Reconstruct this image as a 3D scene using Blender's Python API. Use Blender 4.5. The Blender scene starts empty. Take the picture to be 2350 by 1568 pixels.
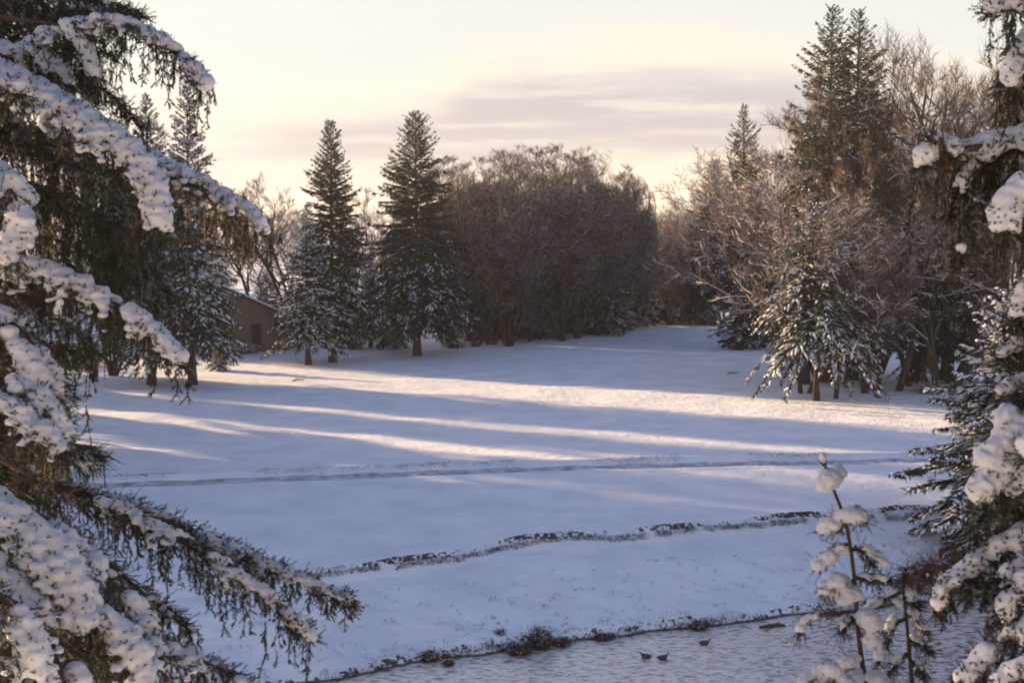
import bpy, math, random
import numpy as np
from mathutils import Vector, noise

# ------------------------------------------------------------------ camera, sky, sun
SC = bpy.context.scene
COL = SC.collection
F = 3264.0                      # focal length in photo pixels (2350 px wide frame)
EYE = 14.0                      # eye height above the field
PITCH = math.atan((784 - 493) / F)
cam_d = bpy.data.cameras.new('camera')
cam = bpy.data.objects.new('camera', cam_d)
COL.objects.link(cam)
SC.camera = cam
cam.location = (0, 0, EYE)
cam.rotation_euler = (math.pi / 2 - PITCH, 0, 0)
cam_d.sensor_width = 36.0
cam_d.lens = 36.0 * F / 2350.0
cam_d.clip_end = 9000
cam_d.clip_start = 0.1

SUN_AZ, SUN_EL = math.radians(-60), math.radians(9.4)
SC.view_settings.view_transform = 'Standard'
SC.view_settings.look = 'None'
SC.view_settings.exposure = 1.85
SC.view_settings.gamma = 1
SC.render.engine = 'CYCLES'
SC.cycles.use_denoising = True
SC.cycles.max_bounces = 5
SC.cycles.diffuse_bounces = 3
SC.cycles.glossy_bounces = 2
SC.cycles.transparent_max_bounces = 4
SC.cycles.volume_bounces = 0
SC.cycles.caustics_reflective = False
SC.cycles.caustics_refractive = False
SC.cycles.pixel_filter_type = 'BLACKMAN_HARRIS'
SC.cycles.filter_width = 2.0

sd = bpy.data.lights.new('sun', 'SUN')
sd.energy = 5.0
sd.angle = math.radians(1.0)
sd.color = (1.0, 0.69, 0.37)
so = bpy.data.objects.new('sun', sd)
COL.objects.link(so)
SUNV = Vector((math.sin(SUN_AZ) * math.cos(SUN_EL), math.cos(SUN_AZ) * math.cos(SUN_EL), math.sin(SUN_EL)))
so.rotation_euler = SUNV.to_track_quat('Z', 'Y').to_euler()

W = bpy.data.worlds.new('World')
SC.world = W
W.use_nodes = True
nt = W.node_tree
N = nt.nodes.new
L = nt.links.new
sky = N('ShaderNodeTexSky')
sky.sky_type = 'NISHITA'
sky.sun_disc = False
sky.sun_elevation = SUN_EL
sky.sun_rotation = SUN_AZ
sky.air_density = 1.0
sky.dust_density = 1.5
sky.ozone_density = 2.0
bg = nt.nodes['Background']
bg.inputs[1].default_value = 0.077
tc = N('ShaderNodeTexCoord')


def math_n(op, a, b=None, c=None, clamp=False):
    n = N('ShaderNodeMath')
    n.operation = op
    n.use_clamp = clamp
    for i, v in enumerate((a, b, c)):
        if v is None:
            continue
        if isinstance(v, (int, float)):
            n.inputs[i].default_value = v
        else:
            L(v, n.inputs[i])
    return n.outputs[0]


def step_n(v, lo, hi):
    n = N('ShaderNodeMapRange')
    n.interpolation_type = 'SMOOTHSTEP'
    L(v, n.inputs['Value'])
    n.inputs['From Min'].default_value = lo
    n.inputs['From Max'].default_value = hi
    return n.outputs['Result']


def mix_n(fac, a, b):
    n = N('ShaderNodeMix')
    n.data_type = 'RGBA'
    for k, v in ((0, fac), (6, a), (7, b)):
        if isinstance(v, (int, float)):
            n.inputs[k].default_value = v
        elif isinstance(v, tuple):
            n.inputs[k].default_value = (*v, 1)
        else:
            L(v, n.inputs[k])
    return n.outputs[2]


sx = N('ShaderNodeSeparateXYZ')
L(tc.outputs['Generated'], sx.inputs[0])
az = math_n('ARCTAN2', sx.outputs[0], sx.outputs[1])           # 0 ahead, + right
el = math_n('ARCSINE', sx.outputs[2])
cz = N('ShaderNodeCombineXYZ')
L(math_n('MULTIPLY', az, 3.2), cz.inputs[0])
L(math_n('MULTIPLY', el, 17.0), cz.inputs[1])
nz = N('ShaderNodeTexNoise')
nz.inputs['Scale'].default_value = 2.6
nz.inputs['Detail'].default_value = 5
nz.inputs['Roughness'].default_value = 0.55
L(cz.outputs[0], nz.inputs['Vector'])
cz2 = N('ShaderNodeCombineXYZ')
L(math_n('MULTIPLY', az, 4.0), cz2.inputs[0])
L(math_n('MULTIPLY', el, 42.0), cz2.inputs[1])
nz2 = N('ShaderNodeTexNoise')
nz2.inputs['Scale'].default_value = 1.8
nz2.inputs['Detail'].default_value = 4
L(cz2.outputs[0], nz2.inputs['Vector'])
# evening veil: pale cream low in the sky, brighter towards the sun, clear blue overhead
azs = math_n('ABSOLUTE', math_n('SUBTRACT', az, SUN_AZ))
glow = math_n('SUBTRACT', 1.0, step_n(azs, 0.2, 1.1))
low = math_n('MULTIPLY', math_n('SUBTRACT', 1.0, step_n(el, 0.22, 0.50)), math_n('SUBTRACT', 1.0, step_n(math_n('ABSOLUTE', math_n('ADD', az, 0.10)), 0.42, 0.95)))
veil_c = mix_n(glow, (3.30, 3.25, 3.1), (3.9, 3.62, 3.05))
dusk = N('ShaderNodeMix')
dusk.data_type = 'RGBA'
dusk.blend_type = 'MULTIPLY'
dusk.inputs[0].default_value = 1
L(sky.outputs[0], dusk.inputs[6])
dusk.inputs[7].default_value = (1.10, .94, 1.04, 1)       # violet evening air
sky_c = mix_n(math_n('MULTIPLY', low, 0.9), dusk.outputs[2], veil_c)
# lavender cloud bank; its upper edge climbs from left to right as a band across the view
edge = N('ShaderNodeFloatCurve')
cu = edge.mapping.curves[0]
pts = [(0.0, .15), (0.25, .42), (0.313, .48), (0.378, .60), (0.427, .68), (0.455, .82), (0.50, .86), (0.60, .84), (0.68, .72), (1, .4)]
cu.points[0].location = pts[0]
cu.points[1].location = pts[-1]
for p_ in pts[1:-1]:
    cu.points.new(*p_)
edge.mapping.update()
L(math_n('MULTIPLY_ADD', az, 0.5 / 0.62, 0.47, clamp=True), edge.inputs['Value'])
eh = math_n('MULTIPLY_ADD', edge.outputs[0], 0.125, -0.003)
eh2 = math_n('ADD', eh, math_n('MULTIPLY_ADD', nz.outputs[0], 0.034, -0.017))
bank = step_n(math_n('SUBTRACT', eh2, el), -0.010, 0.026)
gaps = step_n(nz2.outputs[0], 0.46, 0.66)
bank = math_n('MULTIPLY', bank, math_n('SUBTRACT', 1.0, math_n('MULTIPLY', gaps, 0.6)))
lowgap = step_n(math_n('ADD', el, math_n('MULTIPLY_ADD', nz.outputs[0], 0.05, -0.025)), 0.012, 0.050)
bank = math_n('MULTIPLY', bank, math_n('MULTIPLY_ADD', lowgap, 0.85, 0.15))
rim = math_n('MULTIPLY', step_n(math_n('SUBTRACT', eh2, el), -0.035, -0.002), math_n('SUBTRACT', 1.0, bank))
sky_c = mix_n(math_n('MULTIPLY', rim, 0.75), sky_c, (4.0, 3.5, 2.8))
peach = math_n('MULTIPLY', math_n('SUBTRACT', 1.0, step_n(math_n('ADD', el, math_n('MULTIPLY_ADD', nz.outputs[0], 0.08, -0.04)), 0.022, 0.058)), step_n(az, -0.02, 0.08))
sky_c = mix_n(math_n('MULTIPLY', bank, 0.85), sky_c, (2.12, 1.98, 2.08))
sky_c = mix_n(math_n('MULTIPLY', peach, 0.75), sky_c, (4.1, 3.45, 2.75))
L(sky_c, bg.inputs[0])


# ------------------------------------------------------------------ pixel helpers (photo pixels, 2350 x 1568)
cp, sp_ = math.cos(PITCH), math.sin(PITCH)


def ray(x, y):
    u, v = (x - 1175) / F, (784 - y) / F
    return np.array((u, cp + v * sp_, -sp_ + v * cp))


def at(x, y, Y):                # the point seen at (x, y) that stands Y metres ahead
    r = ray(x, y)
    return np.array((0, 0, EYE)) + r * (Y / r[1])


def on(x, y, z=0.0):            # the point seen at (x, y) on height z
    r = ray(x, y)
    return np.array((0, 0, EYE)) + r * ((z - EYE) / r[2])


# ------------------------------------------------------------------ materials
def mat(name, col, col2=None, scale=3.0, rough=0.8, bump=0.0, bscale=20.0, transl=0.0, spec=0.3, dist=0.02, detail=4):
    m = bpy.data.materials.new(name)
    m.use_nodes = True
    t = m.node_tree
    b = t.nodes['Principled BSDF']
    b.inputs['Roughness'].default_value = rough
    b.inputs['Specular IOR Level'].default_value = spec
    tcn = t.nodes.new('ShaderNodeTexCoord')
    csrc = None
    if col2:
        n = t.nodes.new('ShaderNodeTexNoise')
        n.inputs['Scale'].default_value = scale
        n.inputs['Detail'].default_value = detail
        t.links.new(tcn.outputs['Object'], n.inputs['Vector'])
        r = t.nodes.new('ShaderNodeValToRGB')
        r.color_ramp.elements[0].position = 0.35
        r.color_ramp.elements[1].position = 0.65
        r.color_ramp.elements[0].color = (*col, 1)
        r.color_ramp.elements[1].color = (*col2, 1)
        t.links.new(n.outputs[0], r.inputs[0])
        t.links.new(r.outputs[0], b.inputs['Base Color'])
        csrc = r.outputs[0]
    else:
        b.inputs['Base Color'].default_value = (*col, 1)
    if bump:
        n = t.nodes.new('ShaderNodeTexNoise')
        n.inputs['Scale'].default_value = bscale
        n.inputs['Detail'].default_value = 5
        t.links.new(tcn.outputs['Object'], n.inputs['Vector'])
        bp = t.nodes.new('ShaderNodeBump')
        bp.inputs['Strength'].default_value = bump
        bp.inputs['Distance'].default_value = dist
        t.links.new(n.outputs[0], bp.inputs['Height'])
        t.links.new(bp.outputs[0], b.inputs['Normal'])
    if transl:
        tr = t.nodes.new('ShaderNodeBsdfTranslucent')
        tr.inputs[0].default_value = (*(tuple(min(1, c * 1.6) for c in (col2 or col))), 1)
        mx = t.nodes.new('ShaderNodeMixShader')
        mx.inputs[0].default_value = transl
        t.links.new(b.outputs[0], mx.inputs[1])
        t.links.new(tr.outputs[0], mx.inputs[2])
        t.links.new(mx.outputs[0], t.nodes['Material Output'].inputs[0])
    return m


M_NEEDLE = mat('spruce needles', (.014, .024, .016), (.036, .048, .030), 0.9, 0.65, transl=0.15)
M_NEEDLE_NEAR = mat('near spruce needles', (.020, .030, .022), (.048, .060, .042), 5.0, 0.6, transl=0.12)
M_AMBER = mat('amber backlit twigs', (.11, .065, .032), (.22, .13, .055), 6.0, 0.8, transl=0.3)  # brown twigs; the orange also stands in for sun glinting from behind
M_RIME = mat('rimed needles', (.16, .17, .19), (.34, .35, .38), 8.0, 0.8)
M_BARK = mat('rough bark', (.040, .028, .020), (.095, .068, .050), 2.5, 0.95, 0.8, 9, dist=0.05)
M_TWIG = mat('bare twigs', (.085, .055, .038), (.15, .10, .070), 0.6, 0.9)
M_TWIG2 = mat('red brown twigs', (.135, .095, .070), (.21, .150, .112), 0.6, 0.9)
M_FROST = mat('snowy twigs', (.34, .32, .33), (.52, .50, .52), 1.0, 0.9)
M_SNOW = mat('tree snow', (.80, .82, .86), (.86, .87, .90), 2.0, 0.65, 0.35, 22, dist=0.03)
M_SNOW_SHADED = mat('snow pads', (.57, .60, .67), (.67, .69, .74), 6.0, 0.7, 0.5, 30, dist=0.012)  # near snow with its blue-grey shade put into the colour


# ------------------------------------------------------------------ mesh helpers
class MB:
    def __init__(s):
        s.v, s.f, s.m, s.n = [], [], [], 0

    def add(s, V, Fc, mi=0):
        V = np.asarray(V, dtype=np.float64).reshape(-1, 3)
        Fc = np.asarray(Fc, dtype=np.int64).reshape(-1, 3)
        s.v.append(V)
        s.f.append(Fc + s.n)
        s.m.append(np.full(len(Fc), mi))
        s.n += len(V)

    def mesh(s, name, mats, smooth=False):
        V = np.concatenate(s.v) if s.v else np.zeros((0, 3))
        Fc = np.concatenate(s.f) if s.f else np.zeros((0, 3), int)
        mi = np.concatenate(s.m) if s.m else np.zeros(0, int)
        me = bpy.data.meshes.new(name)
        me.vertices.add(len(V))
        me.vertices.foreach_set('co', V.ravel())
        me.loops.add(len(Fc) * 3)
        me.loops.foreach_set('vertex_index', Fc.ravel().astype(np.int32))
        me.polygons.add(len(Fc))
        me.polygons.foreach_set('loop_start', (np.arange(len(Fc)) * 3).astype(np.int32))
        me.polygons.foreach_set('loop_total', np.full(len(Fc), 3, np.int32))
        me.polygons.foreach_set('material_index', mi.astype(np.int32))
        me.polygons.foreach_set('use_smooth', np.full(len(Fc), smooth))
        for m in (mats if isinstance(mats, (list, tuple)) else [mats]):
            me.materials.append(m)
        me.update(calc_edges=True)
        me.validate()
        return me


def link(name, data, parent=None, loc=None):
    o = bpy.data.objects.new(name, data)
    COL.objects.link(o)
    if parent:
        o.parent = parent
    if loc is not None:
        o.location = loc
    return o


def tag(o, label, cat, group=None, kind=None):
    o['label'] = label
    if kind:
        o['kind'] = kind
    if cat:
        o['category'] = cat
    if group:
        o['group'] = group
    return o


def structure(name, me):
    o = link(name, me)
    o['kind'] = 'structure'
    return o


def norm(a):
    return a / np.maximum(np.linalg.norm(a, axis=-1, keepdims=True), 1e-9)


def blades(mb, P, D, W_, rng, mi=0):          # one thin triangle per row: base P, vector D
    P, D = np.asarray(P), np.asarray(D)
    s = norm(np.cross(norm(D), rng.normal(size=D.shape))) * (np.asarray(W_).reshape(-1, 1) / 2)
    V = np.stack([P - s, P + s, P + D], 1).reshape(-1, 3)
    mb.add(V, np.arange(len(V)).reshape(-1, 3), mi)


def prisms(mb, A, B, ra, rb, sides=3, mi=0):
    A, B = np.asarray(A, float), np.asarray(B, float)
    n = len(A)
    if n == 0:
        return
    ra = np.broadcast_to(np.asarray(ra, float), (n,))
    rb = np.broadcast_to(np.asarray(rb, float), (n,))
    d = norm(B - A)
    ref = np.where(np.abs(d[:, 2:3]) < .9, np.array([[0, 0, 1.]]), np.array([[1., 0, 0]]))
    u = norm(np.cross(d, ref))
    w = np.cross(d, u)
    Vs = []
    for e, (P, r) in enumerate(((A, ra), (B, rb))):
        for k in range(sides):
            a = 2 * math.pi * k / sides
            Vs.append(P + (u * math.cos(a) + w * math.sin(a)) * r[:, None])
    V = np.stack(Vs, 1)
    fs = []
    for k in range(sides):
        j = (k + 1) % sides
        fs += [(k, j, sides + j), (k, sides + j, sides + k)]
    Fc = (np.arange(n) * 2 * sides)[:, None, None] + np.array(fs)[None]
    mb.add(V.reshape(-1, 3), Fc.reshape(-1, 3), mi)


def tube(mb, pts, radii, sides=8, mi=0, cap=True):
    pts = np.asarray(pts, float)
    n = len(pts)
    t = np.gradient(pts, axis=0)
    t = norm(t)
    ref = np.array([0, 0, 1.]) if abs(t[0][2]) < .9 else np.array([1., 0, 0])
    u = norm(np.cross(t, ref))
    w = np.cross(t, u)
    a = np.arange(sides) * 2 * math.pi / sides
    r = np.asarray(radii, float)[:, None, None]
    V = pts[:, None] + (u[:, None] * np.cos(a)[None, :, None] + w[:, None] * np.sin(a)[None, :, None]) * r
    fs = []
    for i in range(n - 1):
        for k in range(sides):
            j = (k + 1) % sides
            p, q, r_, s_ = i * sides + k, i * sides + j, (i + 1) * sides + j, (i + 1) * sides + k
            fs += [(p, q, r_), (p, r_, s_)]
    V = V.reshape(-1, 3)
    if cap:
        V = np.vstack([V, pts[-1:]])
        c = len(V) - 1
        for k in range(sides):
            fs.append(((n - 1) * sides + k, (n - 1) * sides + (k + 1) % sides, c))
    mb.add(V, fs, mi)


def poly(pts, n):               # smooth resample of a polyline
    pts = np.asarray(pts, float)
    if len(pts) > 2:
        q = []
        P = np.vstack([2 * pts[0] - pts[1], pts, 2 * pts[-1] - pts[-2]])
        for i in range(1, len(P) - 2):
            for t in np.linspace(0, 1, 8, endpoint=False):
                a, b, c, d = P[i - 1], P[i], P[i + 1], P[i + 2]
                q.append(.5 * ((2 * b) + (c - a) * t + (2 * a - 5 * b + 4 * c - d) * t * t + (-a + 3 * b - 3 * c + d) * t ** 3))
        q.append(pts[-1])
        pts = np.array(q)
    s = np.concatenate([[0], np.cumsum(np.linalg.norm(np.diff(pts, axis=0), axis=1))])
    x = np.linspace(0, s[-1], n)
    return np.stack([np.interp(x, s, pts[:, k]) for k in range(3)], 1)


# ------------------------------------------------------------------ ground
EDGE = [(-400, 1420), (200, 1360), (500, 1330), (780, 1303), (1040, 1272), (1200, 1238), (1450, 1225), (1700, 1203), (1870, 1188), (2230, 1163), (2800, 1130)]
WATERL = [(-400, 1690), (300, 1640), (620, 1590), (760, 1566), (1000, 1520), (1200, 1490), (1500, 1455), (1850, 1415), (2100, 1388), (2350, 1365), (2800, 1325)]
WZ = -2.0
eP = np.array([on(x, y, 0)[:2] for x, y in EDGE])
wP = np.array([on(x, y, WZ)[:2] for x, y in WATERL])
PATH = [on(x, y, 0)[:2] for x, y in [(-300, 1130), (160, 1116), (420, 1107), (800, 1093), (1200, 1078), (1700, 1066), (2200, 1056), (2700, 1050)]]
PATH = np.array(PATH)


def fbm(x, y, seed=0):
    x, y = np.asarray(x, float), np.asarray(y, float)
    o = np.zeros_like(x)
    r = np.random.RandomState(77 + seed)
    for k in range(7):
        a = r.uniform(0, 6.28)
        f = 0.8 * 1.75 ** k
        o += np.sin((x * math.cos(a) + y * math.sin(a)) * f + r.uniform(0, 6.28) + 1.3 * np.sin((y * math.cos(a) - x * math.sin(a)) * f * .6 + r.uniform(0, 6))) / 1.6 ** k
    return o


def terrain(x, y):
    x, y = np.asarray(x, float), np.asarray(y, float)
    ye = np.interp(x, eP[:, 0], eP[:, 1]) + 0.22 * fbm(x * 1.1, y * 0, 1) * .6
    yw = np.interp(x, wP[:, 0], wP[:, 1]) + 0.10 * fbm(x * 1.6, y * 0, 2)
    z = 0.05 * fbm(x * .12, y * .12, 3) + 0.020 * fbm(x * .7, y * .7, 4)
    far = np.clip((y - 75) / 20, 0, 1)
    z = z + 0.05 * far * fbm(x * .045, y * .045, 5)
    # the path: a shallow tread with a low bank of pushed snow behind it
    dy = y - np.interp(x, PATH[:, 0], PATH[:, 1])
    z = z * np.clip(np.abs(dy) / 2.5, .25, 1) - 0.14 * np.exp(-(dy / 0.9) ** 4) + 0.24 * np.exp(-((dy - 1.55) / .5) ** 2) + 0.08 * np.exp(-((dy + 1.5) / .5) ** 2)
    # river bank
    t = np.clip((ye - y) / np.maximum(ye - yw, .5), 0, 1.6)
    rag = .5 + .5 * np.sin(x * .9 + 2 * np.sin(x * .37)) * np.sin(x * .23 + 1)
    lip = 0.38 * np.clip(t / (.075 + .07 * (1 - rag)), 0, 1) ** 1.2
    slope = 1.30 * np.clip((t - .10) / .87, 0, 1) ** 1.1
    cut = 0.75 * np.clip((t - .955) / .085, 0, 1)
    bank = -(lip + slope + cut)
    zb = bank + (0.070 * fbm(x * 1.1, y * 1.3, 6) + .042 * fbm(x * 2.4, y * 2.6, 9)) * np.clip(t * 3 - .2, 0, 1)
    z = np.where(t > 0, z * np.clip(1 - t * 5, 0, 1) + zb, z + (0.16 + .05 * np.sin(x * 1.1)) * np.exp(-((y - ye) / .55) ** 2))
    # the river bed, then the near bluff the camera looks from
    bl = 43.0 - y
    z = np.where(bl > 0, np.maximum(-3.0, -3.0 + bl * 0.75), z)
    bluff = 12.3 - 0.36 * y - 0.10 * np.clip(y - 12, 0, 50)
    bluff = bluff + 2.75 * np.exp(-((x - 5.9) / 2.0) ** 2 - ((y - 15.5) / 3.0) ** 2) + .08 * fbm(x * .8, y * .8, 8)
    z = np.where(y < 43, np.minimum(np.maximum(z, -3.0), np.maximum(bluff, -3.0)), z)
    return z


def axis(segs):
    out = []
    for a, b, s in segs:
        out.append(np.arange(a, b, s))
    return np.unique(np.concatenate(out + [[segs[-1][1]]]))


xs = axis([(-1600, -600, 250), (-600, -120, 20), (-120, -45, 2.5), (-45, 45, .28), (45, 120, 2.5), (120, 600, 20), (600, 1600, 250)])
ys = axis([(-600, -40, 40), (-40, 0, 4), (0, 30, .5), (30, 45, 1), (45, 84, .14), (84, 130, .8), (130, 260, 2.5), (260, 600, 20), (600, 2400, 300)])
X, Y = np.meshgrid(xs, ys)
Z = terrain(X, Y)
nx, ny = len(xs), len(ys)
V = np.stack([X.ravel(), Y.ravel(), Z.ravel()], 1)
i, j = np.meshgrid(np.arange(nx - 1), np.arange(ny - 1))
a = (j * nx + i).ravel()
mb = MB()
mb.add(V, np.concatenate([np.stack([a, a + 1, a + nx + 1], 1), np.stack([a, a + nx + 1, a + nx], 1)]))


def ground_mat():
    m = bpy.data.materials.new('ground snow')
    m.use_nodes = True
    t = m.node_tree
    b = t.nodes['Principled BSDF']
    b.inputs['Roughness'].default_value = .75
    b.inputs['Specular IOR Level'].default_value = .25
    g = t.nodes.new('ShaderNodeNewGeometry')
    nn = []
    for sc_, de in ((.35, 5), (6.0, 4), (1.3, 3)):
        n = t.nodes.new('ShaderNodeTexNoise')
        n.inputs['Scale'].default_value = sc_
        n.inputs['Detail'].default_value = de
        t.links.new(g.outputs['Position'], n.inputs['Vector'])
        nn.append(n)
    r = t.nodes.new('ShaderNodeValToRGB')
    r.color_ramp.elements[0].color = (.74, .76, .80, 1)
    r.color_ramp.elements[1].color = (.86, .87, .88, 1)
    r.color_ramp.elements[0].position = .35
    r.color_ramp.elements[1].position = .6
    t.links.new(nn[0].outputs[0], r.inputs[0])
    # bare soil and dead grass where the bank is too steep to hold snow
    sxyz = t.nodes.new('ShaderNodeSeparateXYZ')
    t.links.new(g.outputs['Position'], sxyz.inputs[0])
    mr = t.nodes.new('ShaderNodeMapRange')
    mr.inputs['From Min'].default_value = -1.90
    mr.inputs['From Max'].default_value = -1.97
    t.links.new(sxyz.outputs[2], mr.inputs['Value'])
    mx = t.nodes.new('ShaderNodeMix')
    mx.data_type = 'RGBA'
    mx.inputs[7].default_value = (.035, .030, .025, 1)
    t.links.new(mr.outputs[0], mx.inputs[0])
    t.links.new(r.outputs[0], mx.inputs[6])
    # the undercut lip of the bank is too steep to hold snow and shows dead grass
    sn = t.nodes.new('ShaderNodeSeparateXYZ')
    t.links.new(g.outputs['True Normal'], sn.inputs[0])
    ad = t.nodes.new('ShaderNodeMath')
    ad.operation = 'MULTIPLY_ADD'
    t.links.new(nn[1].outputs[0], ad.inputs[0])
    ad.inputs[1].default_value = .9
    t.links.new(sn.outputs[2], ad.inputs[2])
    m2 = t.nodes.new('ShaderNodeMapRange')
    m2.inputs['From Min'].default_value = 1.06
    m2.inputs['From Max'].default_value = .98
    t.links.new(ad.outputs[0], m2.inputs['Value'])
    mx2 = t.nodes.new('ShaderNodeMix')
    mx2.data_type = 'RGBA'
    mx2.inputs[7].default_value = (.070, .062, .056, 1)
    t.links.new(m2.outputs[0], mx2.inputs[0])
    t.links.new(mx.outputs[2], mx2.inputs[6])
    t.links.new(mx2.outputs[2], b.inputs['Base Color'])
    b1 = t.nodes.new('ShaderNodeBump')
    b1.inputs['Strength'].default_value = .6
    b1.inputs['Distance'].default_value = .07
    t.links.new(nn[1].outputs[0], b1.inputs['Height'])
    b2 = t.nodes.new('ShaderNodeBump')
    b2.inputs['Strength'].default_value = .4
    b2.inputs['Distance'].default_value = .16
    t.links.new(nn[2].outputs[0], b2.inputs['Height'])
    t.links.new(b1.outputs[0], b2.inputs['Normal'])
    t.links.new(b2.outputs[0], b.inputs['Normal'])
    return m


M_GROUND = ground_mat()
structure('snow_ground', mb.mesh('snow_ground', M_GROUND, True))


def gz(x, y):
    return float(terrain(np.array([x]), np.array([y]))[0])


# path: packed grey snow, draped just above the ground
px = np.arange(-60, 60, .5)
py = np.interp(px, PATH[:, 0], PATH[:, 1])
mb = MB()
offs = np.array([-.75, -.35, 0.0, .35, .8])
Vp = []
for x_, y_ in zip(px, py):
    for o_ in offs:
        yy = y_ + o_ + .05 * math.sin(x_ * 1.7 + o_ * 3)
        Vp.append((x_, yy, gz(x_, yy) + .012))
nf = []
for i_ in range(len(px) - 1):
    for k in range(4):
        p = i_ * 5 + k
        nf += [(p, p + 5, p + 6), (p, p + 6, p + 1)]
mb.add(Vp, nf)
structure('path', mb.mesh('path', mat('packed snow path', (.30, .30, .33), (.66, .67, .71), 1.4, .85, .6, 7, dist=.06), True))


# river
def water_mat():
    m = bpy.data.materials.new('river water')
    m.use_nodes = True
    t = m.node_tree
    b = t.nodes['Principled BSDF']
    b.inputs['Roughness'].default_value = .18
    b.inputs['IOR'].default_value = 2.0
    g = t.nodes.new('ShaderNodeNewGeometry')
    mp = t.nodes.new('ShaderNodeMapping')
    mp.inputs['Scale'].default_value = (1.0, 2.2, 1)
    t.links.new(g.outputs['Position'], mp.inputs[0])
    n = t.nodes.new('ShaderNodeTexNoise')
    n.inputs['Scale'].default_value = 2.6
    n.inputs['Detail'].default_value = 6
    n.inputs['Roughness'].default_value = .7
    t.links.new(mp.outputs[0], n.inputs['Vector'])
    r = t.nodes.new('ShaderNodeValToRGB')  # pale sky reflection and dark ripples are painted into the base colour
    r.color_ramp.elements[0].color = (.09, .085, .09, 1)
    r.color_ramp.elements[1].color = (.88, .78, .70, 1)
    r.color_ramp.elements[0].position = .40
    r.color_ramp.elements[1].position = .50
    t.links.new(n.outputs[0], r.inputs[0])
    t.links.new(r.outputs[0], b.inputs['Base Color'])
    bp = t.nodes.new('ShaderNodeBump')
    bp.inputs['Strength'].default_value = .5
    bp.inputs['Distance'].default_value = .05
    t.links.new(n.outputs[0], bp.inputs['Height'])
    t.links.new(bp.outputs[0], b.inputs['Normal'])
    return m


mb = MB()
mb.add([(-300, 25, WZ), (300, 25, WZ), (300, 80, WZ), (-300, 80, WZ)], [(0, 1, 2), (0, 2, 3)])
structure('river_water', mb.mesh('river_water', water_mat()))


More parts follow.
